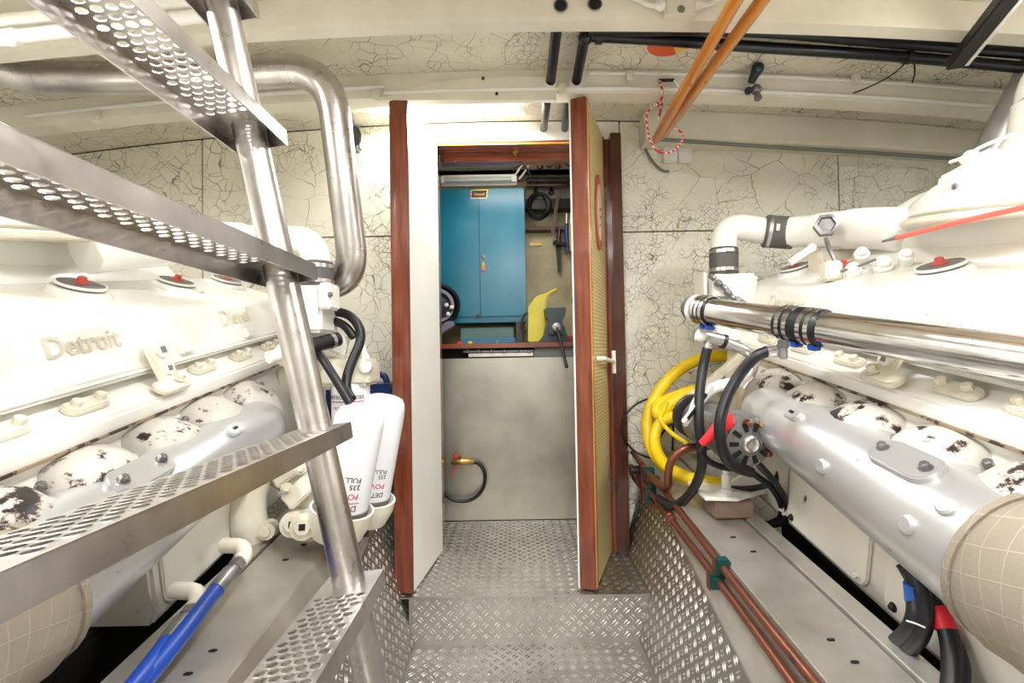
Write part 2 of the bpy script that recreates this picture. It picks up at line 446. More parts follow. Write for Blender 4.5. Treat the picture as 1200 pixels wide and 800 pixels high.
# deckhead
mb = MB(); X = xs(-2.3, 2.3, 40)
mb.add([(x, -1.6, zc(x)) for x in X] + [(x, 2.2, zc(x)) for x in X] + [(x, -1.6, zc(x) + .02) for x in X] + [(x, 2.2, zc(x) + .02) for x in X],
       [(i, i + 1, 42 + i, 41 + i) for i in range(40)] + [(82 + i, 123 + i, 124 + i, 83 + i) for i in range(40)])
ceiling = struct('ceiling', mb, 'crackle_ceiling', label='low cambered deckhead with crackled cream paint')
def beam(i, y0, y1, hgt, x0=-2.3, x1=2.3):
    b = MB(); Xb = xs(x0, x1, 40); n = len(Xb); vs = []
    for x in Xb:
        zb = zc(x) - hgt
        vs += [(x, y0, zc(x) - .001), (x, y0, zb + .012), (x, y0 + .004, zb), (x, y1 - .002, zb), (x, y1, zb + .004), (x, y1, zc(x) - .001)]
    fs = []
    for k in range(n - 1):
        for j in range(6): fs.append((k * 6 + j, k * 6 + (j + 1) % 6, (k + 1) * 6 + (j + 1) % 6, (k + 1) * 6 + j))
    fs += [tuple(range(6)), tuple(range((n - 1) * 6, n * 6))[::-1]]
    b.add(vs, fs); return struct('trim_%d' % i, b, 'beam_paint', label='cream painted deck beam')
beamA = beam(1, 1.40, 1.457, .085); beamB = beam(2, 1.80, 1.877, .085)
for k, yy in enumerate((1.0, .6, .2, -.2, -.6, -1.0)): beam(6 + k, yy - .03, yy + .027, .085)
# boxed beam along the head of the bulkhead, right of the door
b = MB(); vs = []; Xb = xs(P(757, 150, 2.1).x, 2.28, 16)
for x in Xb:
    z1 = zc(x) - .002; z0 = CZ + .905 - .024 * x * x
    vs += [(x, 2.10, z1), (x, 2.10, z0 + .01), (x, 2.108, z0), (x, 2.199, z0), (x, 2.199, z1)]
fs = [(k * 5 + j, k * 5 + (j + 1) % 5, (k + 1) * 5 + (j + 1) % 5, (k + 1) * 5 + j) for k in range(16) for j in range(5)] + [(0, 1, 2, 3, 4), tuple(range(80, 85))[::-1]]
b.add(vs, fs); beamC = struct('trim_3', b, 'beam_paint', label='cream boxed beam along the top of the bulkhead')
# gusset board on beam B over the door
b = MB(); pts = [P(x, y, 1.79) for x, y in ((446, 116), (470, 107), (500, 98), (530, 93), (600, 89), (652, 90), (652, 117), (600, 117), (520, 117))]
b.add([p for p in pts] + [p + V((0, .008, 0)) for p in pts], [tuple(range(9)), tuple(range(9, 18))[::-1]] + [(i, (i + 1) % 9, 9 + (i + 1) % 9, 9 + i) for i in range(9)])
gus = part('beam_gusset', b, 'beam_paint', beamB)
for x, y in ((566, 92), (582, 110)):
    part('gusset_screw', MB().lathe(P(x, y, 1.79), (0, -1, 0), [(.006, 0), (.006, .003), (.003, .005)], 10), 'dark_metal', gus)
# cable holes and junction box on beam A
for x, y in ((657, 7), (697, 5)):
    c = P(x, y, 1.399); hb = MB().lathe(c, (0, -1, 0), [(.017, 0), (.021, .003), (.018, .004), (.018, .0005)], 20)
    h = part('cable_hole', hb, 'grey_metal', beamA); part('hole_shadow', MB().lathe(c, (0, -1, 0), [(.0165, 0), (.0165, .0025)], 18), 'hole_dark', h)
# hull sides and rear of the room
wall_left = struct('wall_left', MB().box((-2.34, -1.6, -.2), (-2.3, 2.26, 2.1)), 'white_paint', label='white hull side beyond the left engine')
wall_right = struct('wall_right', MB().box((2.3, -1.6, -.2), (2.34, 2.26, 2.1)), 'white_paint', label='white hull side beyond the right engine')
wall_rear = struct('wall_rear', MB().box((-2.3, -1.64, -.2), (2.3, -1.6, 2.1)), 'white_paint', label='white bulkhead behind the viewer')
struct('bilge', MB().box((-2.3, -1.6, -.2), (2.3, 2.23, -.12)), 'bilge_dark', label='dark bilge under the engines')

# walkway floor, step, side plates of tread plate
def quad_plate(q, t=.006, n=None):
    q = [V(p) for p in q]; n = n or (q[1] - q[0]).cross(q[3] - q[0]).normalized()
    return MB().add(q + [p - n * t for p in q], [(0, 1, 2, 3), (7, 6, 5, 4)] + [(i, (i + 1) % 4, 4 + (i + 1) % 4, 4 + i)[::-1] for i in range(4)])
WL, WR, YS = -.365, .435, 1.80
fl = [(WL, -1.5, 0), (WR, -1.5, 0), (WR, YS, 0), (WL, YS, 0)]
floor = struct('floor', quad_plate(fl), 'treadplate', label='aluminium tread plate walkway between the engines')
part('raised_bars', tread_ribs(MB(), [(WL, .9, 0), (WR, .9, 0), (WR, YS, 0), (WL, YS, 0)]), 'worn_bar', floor, kind='stuff')
ris = [(WL - .02, YS, 0), (WR + .04, YS, 0), (WR + .04, YS, .163), (WL - .02, YS, .163)]
o = part('step_riser', quad_plate(ris), 'treadplate', floor)
part('raised_bars', tread_ribs(MB(), ris), 'worn_bar', o, kind='stuff')
pl = [(WL - .06, YS - .012, .17), (WR + .04, YS - .012, .17), (WR + .04, 2.585, .17), (WL - .06, 2.585, .17)]
o = part('platform_plate', quad_plate(pl, .004), 'treadplate', floor)
part('raised_bars', tread_ribs(MB(), pl), 'worn_bar', o, kind='stuff')
def zt(y): return CZ - .613 - (1.686 - y) * .2
sd_r = [(WR, -.2, 0), (WR + .25 * zt(-.2), -.2, zt(-.2)), (WR + .25 * zt(2.19), 2.19, zt(2.19)), (WR, 2.19, 0)]
o = part('side_plate', quad_plate(sd_r), 'treadplate', floor); part('raised_bars', tread_ribs(MB(), [(WR, .7, 0), (WR + .25 * zt(.7), .7, zt(.7)), sd_r[2], sd_r[3]]), 'worn_bar', o, kind='stuff')
sd_l = [(WL, -.2, 0), (WL, 2.19, 0), (WL - .3 * zt(2.19), 2.19, zt(2.19)), (WL - .3 * zt(-.2), -.2, zt(-.2))]
o = part('side_plate', quad_plate(sd_l), 'treadplate', floor); part('raised_bars', tread_ribs(MB(), [(WL, .7, 0), (WL, 2.19, 0), sd_l[2], (WL - .3 * zt(.7), .7, zt(.7))]), 'worn_bar', o, kind='stuff')

# engine bearers (inclined box girders)
def zg(y): return .586 + .103 * (y - 2.15)
def girder(s, xi, xm, xo, label, sidek):
    root = thing('engine_bearer', label, 'girder', (s * (xi + xo) / 2, .9, -.12), 'engine bearers')
    y0, y1 = -.6, 2.19
    def lo(y): return zt(y)
    top = MB().add([(s * x, y, zg(y) + dz) for dz in (-.012, 0) for y in (y0, y1) for x in (xi, xm)],
                   [(0, 1, 3, 2), (4, 5, 7, 6), (0, 1, 5, 4), (2, 3, 7, 6), (0, 2, 6, 4), (1, 3, 7, 5)])
    t = part('top_plate', top, 'girder_metal', root, bevel=.003)
    fl_ = MB().add([(s * x, y, zg(y) + dz) for dz in (-.016, .006) for y in (y0, y1) for x in (xm + .004, xo)],
                   [(0, 1, 3, 2), (4, 5, 7, 6), (0, 1, 5, 4), (2, 3, 7, 6), (0, 2, 6, 4), (1, 3, 7, 5)])
    part('edge_angle', fl_, 'girder_metal', root, bevel=.002)
    ws = MB().add([(s * (sidek(lo(y)) + .0), y, lo(y) - .01) for y in (y0, y1)] + [(s * (xi + .001), y, zg(y) - .002) for y in (y0, y1)] +
                  [(s * (sidek(lo(y)) + .008), y, lo(y) - .01) for y in (y0, y1)] + [(s * (xi + .009), y, zg(y) - .002) for y in (y0, y1)],
                  [(0, 1, 3, 2), (4, 5, 7, 6), (0, 1, 5, 4), (2, 3, 7, 6), (0, 2, 6, 4), (1, 3, 7, 5)])
    part('inner_web', ws, 'girder_metal', root)
    wo = MB().add([(s * x, y, z) for y in (y0, y1) for x, z in ((xm + .01, -.12), (xo - .012, -.12), (xo - .012, zg(y) - .016), (xm + .01, zg(y) - .016))],
                  [(0, 1, 2, 3), (4, 5, 6, 7)[::-1], (0, 1, 5, 4), (1, 2, 6, 5), (2, 3, 7, 6), (3, 0, 4, 7)])
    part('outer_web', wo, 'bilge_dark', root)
    for y in (.92, .98, 1.32, 1.40, 1.72):
        c = V((s * (xi + .07 + .03 * rnd.random()), y, zg(y)))
        part('slot_hole', MB().prism(rounded(.016, .008, .0039, 3), c, (s, 0, 0), (.3, 1, .1), (0, 0, .0012)), 'hole_dark', root)
    return root
girder(1, .535, .69, .742, 'grey aluminium engine bearer under the right engine', lambda z: WR + .25 * z)
girder(-1, .52, .69, .742, 'grey aluminium engine bearer under the left engine', lambda z: -WL + .3 * z)

# doorway frame
mb = MB().box((OX0 - .06, 2.19, OZ1), (OX1 + .06, 2.30, OZ1 + .014))
tr = struct('trim_4', mb, 'mahogany_x', bevel=.003, label='varnished mahogany door lintel')
part('lintel_rail', MB().box((OX0, 2.30, OZ1 - .035), (OX1, 2.36, OZ1 + .01)), 'mahogany_x', tr, bevel=.004)
part('lintel_strip', MB().box((OX0 - .055, 2.186, OZ1 - .004), (OX1 + .02, 2.192, OZ1 + .003)), 'blonde_edge', tr)
part('door_catch', MB().box((P(604, 175, 2.29).x - .012, 2.26, OZ1 - .012), (P(604, 175, 2.29).x + .012, 2.285, OZ1 - .001)).box((P(604, 175, 2.29).x - .003, 2.265, OZ1 - .022), (P(604, 175, 2.29).x + .003, 2.28, OZ1 - .012)), 'brass', tr)
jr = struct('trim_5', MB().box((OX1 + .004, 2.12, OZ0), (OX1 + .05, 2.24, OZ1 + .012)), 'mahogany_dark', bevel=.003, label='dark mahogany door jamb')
part('jamb_edge', MB().box((OX1 - .012, 2.17, OZ0), (OX1 + .004, 2.2, OZ1)), 'mahogany', jr, bevel=.002)
struct('trim_15', MB().box((OX0 - .062, 2.195, OZ0), (OX0 - .004, 2.30, OZ1 + .012)), 'mahogany', bevel=.003, label='mahogany door jamb behind the open left leaf')

# left door leaf, open square to the bulkhead
def leaf_frame(n, f):
    n, f = V(n), V(f); d = (n - f).normalized(); return n, f, d
ZL0, ZL1 = OZ0 + .008, CZ + .935
n_, f_ = V((-.372, 1.80, 0)), V((-.318, 2.19, 0)); d_ = (n_ - f_).normalized(); t_ = V((-d_.y, d_.x, 0)); t_ = t_ if t_.x < 0 else -t_
up = V((0, 0, 1)); H = V((0, 0, (ZL1 - ZL0) / 2)); zc_ = V((0, 0, (ZL1 + ZL0) / 2))
e1 = n_ - d_ * .016
mb = MB().obox((e1 + f_) / 2 + t_ * .032 + zc_, (e1 - f_) / 2, t_ * .032, H)
door1 = struct('door_1', mb, 'white_paint', label='white door leaf standing open on the left of the doorway')
part('edge_strip', MB().obox(n_ - d_ * .0078 + t_ * .0325 + zc_, d_ * .0078, t_ * .0345, H + up * .001), 'mahogany', door1, bevel=.004, label='varnished mahogany edge')
# right door leaf
n_, f_ = V((.287, 1.80, 0)), V((.425, 2.182, 0)); d_ = (n_ - f_).normalized(); t_ = V((d_.y, -d_.x, 0)); t_ = t_ if t_.x < 0 else -t_
out = -t_
mb = MB().obox((n_ + f_) / 2 + t_ * .034 + zc_ - d_ * .008, (n_ - f_) / 2 - d_ * .008, t_ * .028, H)
door2 = struct('door_2', mb, 'white_paint', label='half open door leaf with perforated cream panel and oval sign')
part('edge_strip', MB().obox(n_ - d_ * .009 + t_ * .030 + zc_, d_ * .009, t_ * .029, H + up * .001), 'mahogany', door2, bevel=.003, label='varnished mahogany edge')
part('edge_strip', MB().obox(n_ - d_ * .009 + t_ * .063 + zc_, d_ * .009, t_ * .003, H + up * .001), 'plastic_white', door2, label='thin white edge line')
part('blonde_strip', MB().obox(n_ - d_ * .022 + t_ * .002 + zc_, d_ * .014, t_ * .004, H), 'blonde_edge', door2, bevel=.002)
part('hinge_stile', MB().obox(f_ + d_ * .02 + t_ * .002 + zc_, d_ * .02, t_ * .004, H), 'mahogany', door2, bevel=.002)
part('perforated_panel', MB().obox((n_ + f_) / 2 + t_ * .0045 + zc_, (n_ - f_) / 2 - d_ * .037, t_ * .0018, H), 'perforated_panel', door2)
def on_leaf(px, py):
    """point of the leaf's outer face seen at that pixel"""
    r = ray(px, py); nn = V((out.x, out.y, 0)); t = (n_ - V((0, 0, CZ))).dot(nn) / r.dot(nn)
    return V((0, 0, CZ)) + r * t
c = on_leaf(701, 249)
vv = -d_
ov = [(.062 * math.cos(2 * math.pi * i / 36), .152 * math.sin(2 * math.pi * i / 36)) for i in range(36)]
sg = part('oval_sign', MB().prism(ov, c + out * .001, vv, up, out * .005), 'red_paint', door2, label='oval sign with red rim')
part('sign_field', MB().prism([(a * .72, b * .76) for a, b in ov], c + out * .006, vv, up, out * .0012), 'oval_cream', sg)
for k, (a, b_) in enumerate(((.012, .015), (.004, -.02), (-.008, -.055))):
    part('sign_mark', MB().obox(c + out * .0078 + vv * a + up * b_, (vv * .8 + up * .6) * .013, (up * .8 - vv * .6) * .0035, out * .0006), 'ink', sg)
hd = on_leaf(711, 424)
h_ = part('door_handle', MB().tube(arc_path([on_leaf(699, 420) + out * .002, on_leaf(699, 420) + out * .03, hd + out * .03 ], .015), .008, 10).tube([hd + out * .03 + up * .048, hd + out * .03 - up * .048], .009, 12), 'plastic_white', door2, label='white T shaped handle')
for zz in (OZ1 - .24, OZ0 + .28):
    part('hinge', MB().cyl(f_ + out * .006 + up * (zz - .045), f_ + out * .006 + up * (zz + .045), .006, n=10).cyl(f_ + out * .006 + d_ * .013 + up * (zz - .03), f_ + out * .006 + d_ * .013 + up * (zz + .03), .004, n=8), 'grey_metal', door2)

# store room behind the doorway
struct('wall_store_back', MB().box((-1.0, 3.15, .1), (1.1, 3.19, 2.2)), 'backroom_wall', label='stained cream wall of the store behind the bench')
struct('wall_store_left', MB().box((-1.04, 2.26, .1), (-1.0, 3.19, 2.2)), 'backroom_wall', label='left wall of the store')
struct('wall_store_right', MB().box((1.1, 2.26, .1), (1.14, 3.19, 2.2)), 'backroom_wall', label='right wall of the store')
struct('ceiling_store', MB().box((-1.04, 2.26, 2.12), (1.14, 3.19, 2.16)), 'crackle_ceiling', label='deckhead of the store')
struct('floor_store', MB().box((-1.04, 2.585, .1), (1.14, 3.19, .16)), 'bilge_dark', label='floor under the bench')
zb0 = P(540, 196, 2.95).z
bs = struct('trim_16', MB().box((-1.0, 2.93, zb0), (1.1, 3.03, 2.12)), 'backroom_wall', bevel=.004, label='cream deck beam over the store cabinet')
for px in (592,):
    part('beam_stain', MB().prism([(-.006, -.05), (.004, -.05), (.007, .02), (.02, .03), (-.02, .03)], P(px, 190, 2.928), (1, 0, 0), (0, 0, 1), (0, .001, 0)), 'ink', bs)

# ================================================================== LAMPS (fluorescent battens, some added unseen for fill; each carries its own light)
def batten(name, c, axis, L, label, watts, group=None, wd=.07, lit=True, down=V((0, 0, -1))):
    c = V(c); a = V(axis).normalized(); sdv = a.cross(down).normalized()
    root = thing(name, label, 'lamp', c, group)
    part('batten', MB().obox(c - down * .012, a * L / 2, sdv * wd / 2, down * .014), 'plastic_white', root, bevel=.003)
    tb = c + down * .03
    part('tube', MB().cyl(tb - a * (L / 2 - .03), tb + a * (L / 2 - .03), .013, n=12), 'lamp_tube' if lit else 'lamp_off', root)
    for s in (-1, 1):
        part('tube_holder', MB().obox(tb + a * s * (L / 2 - .016) - down * .012, a * .012, sdv * .016, down * .03), 'plastic_white', root, bevel=.003)
    if watts:
        ld = bpy.data.lights.new('tube_light', 'AREA'); ld.shape = 'RECTANGLE'; ld.size = L - .06; ld.size_y = wd; ld.energy = watts; ld.color = (.975, .985, 1)
        lo = bpy.data.objects.new('tube_light', ld); COL.objects.link(lo); lo.parent = root
        mw = M4((a, sdv, -down)).transposed().to_4x4(); lo.matrix_parent_inverse.identity()
        lo.matrix_basis = M4.Translation(down * .05) @ mw
    return root
batten('fluorescent_lamp', (-1.3, .75, zc(1.3) - .03), (0, 1, 0), .8, 'fluorescent batten on the deckhead over the left engine', LAMP_W)
batten('fluorescent_lamp', (1.3, .75, zc(1.3) - .03), (0, 1, 0), .8, 'fluorescent batten on the deckhead over the right engine', LAMP_W)
batten('fluorescent_lamp', (0, -.4, zc(0) - .03), (1, 0, 0), .9, 'added unseen fill lamp on the deckhead behind the viewer', REAR_FILL_W)  # unseen lamp added to throw frontal fill
batten('fluorescent_lamp', (.05, .8, zc(0) - .03), (0, 1, 0), .3, 'short added fill lamp, unseen, on the deckhead over the walkway', WALK_FILL_W, wd=.12)  # unseen lamp added to brighten the floor, door leaves and store
c = P(530, 127, 2.12)
batten('fluorescent_lamp', (c.x - .02, 2.13, c.z + .012), (1, 0, 0), .68, 'lit fluorescent tube lamp above the doorway', DOOR_W, down=V((0, -.35, -1)).normalized())

batten('fluorescent_lamp', (.0, 2.45, 2.102), (1, 0, 0), .5, 'added fill lamp hidden on the store deckhead just behind the lintel', STORE_FILL_W, wd=.07)  # hidden lamp added to lighten the bench and cabinet

# ================================================================== ENGINES
TH = R(9.5)
def ET(s): return M4(((s, 0, 0, 0), (0, math.cos(TH), -math.sin(TH), 0), (0, math.sin(TH), math.cos(TH), CZ + (.010 if s > 0 else 0)), (0, 0, 0, 1)))
def nrm(a, b): return V((a, 0, b)).normalized()
def engine(s, label):
    T = ET(s); root = thing('marine_engine', label, 'engine', (s * 1.1, 1.1, .2), 'pair of white marine diesel engines')
    def mbT(): return MB(T)
    def ext(poly, v0, v1): return mbT().prism(poly, (0, v0, 0), (1, 0, 0), (0, 0, 1), (0, v1 - v0, 0))
    # block, pan, gear case
    blk = part('block', ext([(.84, -.33), (.80, -.45), (.80, -.56), (1.41, -.56), (1.41, -.42), (1.36, -.3), (1.1, -.2)], .15, 1.72), 'block_paint', root, bevel=.006)
    vb = 1.0 if s < 0 else .15
    part('crankcase', ext([(.795, -.558), (.795, -.74), (.81, -.77), (1.40, -.77), (1.41, -.56)], vb, 1.66), 'block_paint', root, bevel=.008)
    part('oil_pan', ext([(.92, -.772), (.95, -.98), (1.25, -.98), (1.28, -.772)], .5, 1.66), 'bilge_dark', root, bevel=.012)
    part('gear_case', ext([(.86, -.70), (.82, -.60), (.83, -.32), (.98, -.08), (1.24, -.08), (1.40, -.32), (1.40, -.70), (1.2, -.86), (1.0, -.86)], 1.72, 1.90), 'engine_cream', root, bevel=.012)
    for v0 in ((.28, .66, 1.04, 1.36) if s > 0 else (1.04, 1.36)):
        cv = part('air_box_cover', mbT().prism(rounded(.33, .19, .03), (.796, v0 + .15, -.645), (0, 1, 0), (0, 0, 1), (-.010, 0, 0)), 'block_paint', root, bevel=.003)
        for dv in (-.135, .135):
            for dw in (-.075, .075):
                part('cover_bolt', mbT().hexbolt((.786, v0 + .15 + dv, -.645 + dw), (-1, 0, 0), .007, .007), 'dark_metal' if (dv + dw) > .05 else 'engine_cream', cv)
    # cylinder head
    part('cylinder_head', ext([(.90, -.215), (.884, -.244), (.838, -.270), (.820, -.282), (.820, -.312), (.88, -.40), (1.15, -.25), (1.06, -.14)], .18, 1.84), 'engine_white', root, bevel=.005)
    part('gasket_seam', ext([(.824, -.311), (.817, -.3135), (.817, -.3185), (.83, -.323)], .18, 1.84), 'gasket_seam', root)
    # valve cover
    vc = part('valve_cover', ext([(1.135, -.012), (1.11, -.012), (1.04, -.037), (.918, -.078), (.898, -.089), (.888, -.108), (.868, -.200), (.856, -.212), (.856, -.224), (.868, -.230), (.93, -.21), (1.14, -.12), (1.15, -.03)], .18, 1.91), 'engine_white', root, bevel=.006)
    tn = nrm(-.32, .947); tp = V((1.035, 0, -.038))
    for v_ in (.86, 1.20, 1.545, 1.82):
        c = tp + V((0, v_, 0)) + tn * .0
        part('cap_boss', mbT().lathe(c - tn * .02, tn, [(.068, 0), (.066, .02), (.058, .032), (.052, .034)], 24), 'engine_white', vc)
        cp = part('hold_down_cap', mbT().lathe(c + tn * .0165, tn, [(.048, 0), (.050, .002), (.050, .005), (.046, .009), (.0, .0105)], 28), 'grey_metal', root)
        part('cap_rim', mbT().ring(c + tn * .0225, tn, .0465, .006, .004, 28), 'plastic_white', cp)
        part('cap_knob', mbT().lathe(c + tn * .026, tn, [(.017, 0), (.017, .003), (.010, .005), (.009, .015), (.006, .017)], 8), 'red_paint', cp)
    fu = nrm(.020, .088); fn_ = nrm(-.088, .020); fb = V((.868, 0, -.200))
    def put(v0, word, size, h0=.048):
        sgn = 1 if s < 0 else -1
        return text_mb(word, size, .004, lambda x, y, z: T @ (fb + fu * (h0 + y) + fn_ * z + V((0, v0 + sgn * x, 0))), .0006)
    if s < 0:
        part('cover_lettering', put(.925, 'Detroit', .060), 'engine_cream', vc, label='raised lettering Detroit')
        part('cover_lettering', put(1.50, 'Diesel', .066), 'engine_cream', vc, label='raised lettering Diesel')
    else:
        part('cover_lettering', put(1.065, 'Diesel', .060), 'engine_cream', vc, label='raised lettering Diesel')
        part('cover_lettering', put(1.70, 'Detroit', .066), 'engine_cream', vc, label='raised lettering Detroit')
    # small raised boss on the cover face and its hold-down blocks
    for v_ in (1.30, 1.62):
        part('cover_block', mbT().obox(V((.870, v_, -.19)) + fn_ * .006, (0, .026, 0), fu * .016, fn_ * .012), 'engine_white', vc, bevel=.004)
    # injector clamps along the head shelf
    cn = nrm(-.509, .861); ct = nrm(.861, .509); cc = V((.858, 0, -.259))
    vs = (.62, .80, .97, 1.35, 1.55, 1.74) if s < 0 else (.62, .78, .93, 1.24, 1.44, 1.64)
    for v_ in vs:
        pl_ = part('head_clamp', mbT().prism(rounded(.10, .036, .017), cc + V((0, v_, 0)), (0, 1, 0), ct, cn * .014), 'engine_cream', root, bevel=.003)
        for dv in (-.028, .028):
            part('clamp_bolt', mbT().hexbolt(cc + V((0, v_ + dv, 0)) + cn * .013, cn, .010, .014), 'engine_cream', pl_)
    # lifting bracket with square holes
    bv = 1.175 if s < 0 else 1.08
    bo = V((.845, bv, -.212)); bu = nrm(.25, .97); bn = nrm(-.97, .25)
    prof = [(.036 * math.cos(R(a)), .032 + .034 * math.sin(R(a))) for a in range(-10, 191, 20)] + [(-.027, -.035), (-.040, -.062), (.040, -.062), (.027, -.035)]
    br = part('lifting_bracket', mbT().prism(prof, bo, (0, 1, 0), bu, bn * .014), 'engine_cream', root, bevel=.003)
    part('bracket_foot', mbT().prism(rounded(.11, .042, .018), bo - bu * .058 - bn * -.006, (0, 1, 0), ct, cn * .015), 'engine_cream', br, bevel=.003)
    for dz, rr in ((.034, .019), (-.012, .015)):
        part('bracket_ring', mbT().lathe(bo + bu * dz + bn * .014, bn, [(rr, 0), (rr, .006), (rr * .6, .008)], 18), 'engine_white', br)
        part('square_hole', mbT().obox(bo + bu * dz + bn * .0225, (0, rr * .42, 0), bu * rr * .42, bn * .001), 'plastic_grey', br)
    part('foot_bolt', mbT().hexbolt(bo - bu * .055 + V((0, .022, 0)) + cn * .016 - bn * -.006, cn, .011, .015), 'engine_cream', br)
    # exhaust ports
    for k, v_ in enumerate((.33, .52, .71, .90, 1.09, 1.28, 1.47)):
        Tl = T @ M4.Translation((0, v_, 0)) @ M4.Diagonal((1, 1.98, 1, 1))
        pt = MB(Tl).tube(catmull([(.885, 0, -.352), (.845, 0, -.355), (.81, 0, -.363), (.782, 0, -.380), (.762, 0, -.415), (.757, 0, -.46)], 4), [.034] * 4 + [.036, .038, .040, .042] + [.043] * 4 + [.046] * 9, 18)
        po = part('exhaust_port', pt, 'chipped_port', root)
        if k % 2 == 0:
            part('port_stud', mbT().hexbolt((.812, v_ + .096, -.358), nrm(-.5, .86), .008, .014, False), 'grey_metal', po)
    # exhaust manifold with pads, then cloth lagging towards the stern
    def mc(v_):
        t = min(1, max(0, (v_ - .655) / .7)); return .772 - .016 * t, (-.474 if s > 0 else -.480) + .030 * t, .119 - .034 * t
    prof = [(v_, mc(v_)[2]) for v_ in (.655, .72, .8, .9, 1.0, 1.1, 1.2, 1.3, 1.36)] + [(1.41, .085), (1.45, .074), (1.474, .056), (1.488, .03), (1.492, .004)]
    mf = part('exhaust_manifold', mbT().tube([(mc(v_)[0], v_, mc(v_)[1]) for v_, _ in prof], [r_ for _, r_ in prof], 32), 'silver_manifold', root)
    pn = nrm(-.48, .88); pt_ = nrm(.88, .48); pv = .865 if s > 0 else .91
    mx, mw, mr = mc(pv)
    pad = part('manifold_pad', mbT().prism(rounded(.145, .066, .032, 6), V((mx, pv, mw)) + pn * (mr - .008), (0, 1, 0), pt_, pn * .018), 'silver_manifold', root, bevel=.003)
    for dv in (-.05, .05):
        part('pad_bolt', mbT().hexbolt(V((mx, pv + dv, mw)) + pn * (mr + .0095), pn, .008, .011), 'grey_metal', pad)
    for v_, ang in ((1.20, 50), (.74, 42), (1.02, 10), (.78, 12)):
        n2 = V((-math.cos(R(ang)), 0, math.sin(R(ang)))); mx, mw, mr = mc(v_)
        if ang == 50:
            q = part('manifold_plug', mbT().prism(rounded(.062, .032, .015), V((mx, v_, mw)) + n2 * (mr - .004), (0, 1, 0), V((n2.z, 0, -n2.x)), n2 * .014), 'silver_manifold', root, bevel=.003)
            part('plug_slot', mbT().obox(V((mx, v_, mw)) + n2 * (mr + .0104), (0, .009, 0), V((n2.z, 0, -n2.x)) * .004, n2 * .0005), 'hole_dark', q)
        else:
            part('manifold_boss', mbT().lathe(V((mx, v_, mw)) + n2 * (mr - .006), n2, [(.017, 0), (.016, .010), (.012, .013)], 16), 'silver_manifold', root)
    mx, mw, mr = mc(.655); pts = []; rs = []
    for i in range(19):
        v_ = .69 - i * .033; pts.append((mx + .0006 * i, v_, mw - .0008 * i)); rs.append((.121 if i == 0 else .126) + .0025 * math.sin(i * 1.9))
    part('pipe_lagging', mbT().tube(pts, rs, 36), 'lagging', root, label='beige cloth lagging')
    part('lagging_edge', mbT().ring((mx, .691, mw), (0, 1, 0), .119, .012, .007, 32), 'lagging', root)
    # valley: blower housing, deck, air inlet dome
    part('valley_deck', ext([(1.12, -.05), (1.125, .0), (1.16, .045), (1.38, .055), (1.44, -.05), (1.44, -.3), (1.12, -.3)], .3, 1.70), 'engine_white', root, bevel=.01)
    part('far_bank_cover', ext([(1.40, .0), (1.47, .05), (1.62, -.06), (1.63, -.2), (1.42, -.2)], .25, 1.8), 'engine_white', root, bevel=.015)
    part('blower_housing', mbT().tube([(1.25, v_, .085) for v_ in (.50, .52, .58, 1.50, 1.56, 1.58)], [.06, .10, .115, .115, .10, .06], 28), 'engine_white', root)
    ax = 1.31; av = 1.2
    part('air_inlet_dome', mbT().lathe((ax, av, .10), (0, 0, 1), [(.27, 0), (.295, .012), (.295, .035), (.285, .05), (.25, .082), (.19, .118), (.14, .15), (.118, .19), (.115, .26)], 40), 'engine_white', root)
    part('dome_flange', mbT().lathe((ax, av, .085), (0, 0, 1), [(.305, 0), (.31, .004), (.31, .014), (.303, .018)], 40), 'engine_cream', root)
    if s < 0:
        part('air_cleaner', mbT().lathe((ax, av, .25), (0, 0, 1), [(.12, 0), (.165, .01), (.178, .03), (.176, .06), (.160, .092), (.12, .116), (.06, .13), (0, .134)], 36), 'engine_white', root)
    else:
        part('air_elbow', mbT().tube(catmull([(ax, av, .35), (ax + .01, av, .40), (ax + .04, av - .05, .45), (ax + .10, av - .16, .47)], 5), .112, 28), 'engine_white', root)
    return root
ENG_L = engine(-1, 'white marine diesel engine left of the walkway, behind the ladder')
ENG_R = engine(1, 'white marine diesel engine right of the walkway, beside the yellow hose')

# a pipe made of several bits under one part
def coupling(root, a, b, r, m='rubber', clamp='stainless', cl=.012, name='hose_coupling'):
    """rubber sleeve from a to b with a band clamp near both ends"""
    a, b = V(a), V(b); d = (b - a).normalized()
    o = part(name, MB().tube([a, a + d * .004, b - d * .004, b], [r, r + .004, r + .004, r], 24), m, root)
    for q in (a + d * (cl + .004), b - d * (cl + .004)):
        part('band_clamp', MB().ring(q, d, r + .0035, cl, .0022, 24).obox(q + V((0, -1, 0)) * (r + .008) , d * .006, d.cross(V((0, -1, 0))).normalized() * .012, V((0, .004, 0))), clamp, o)
    return o
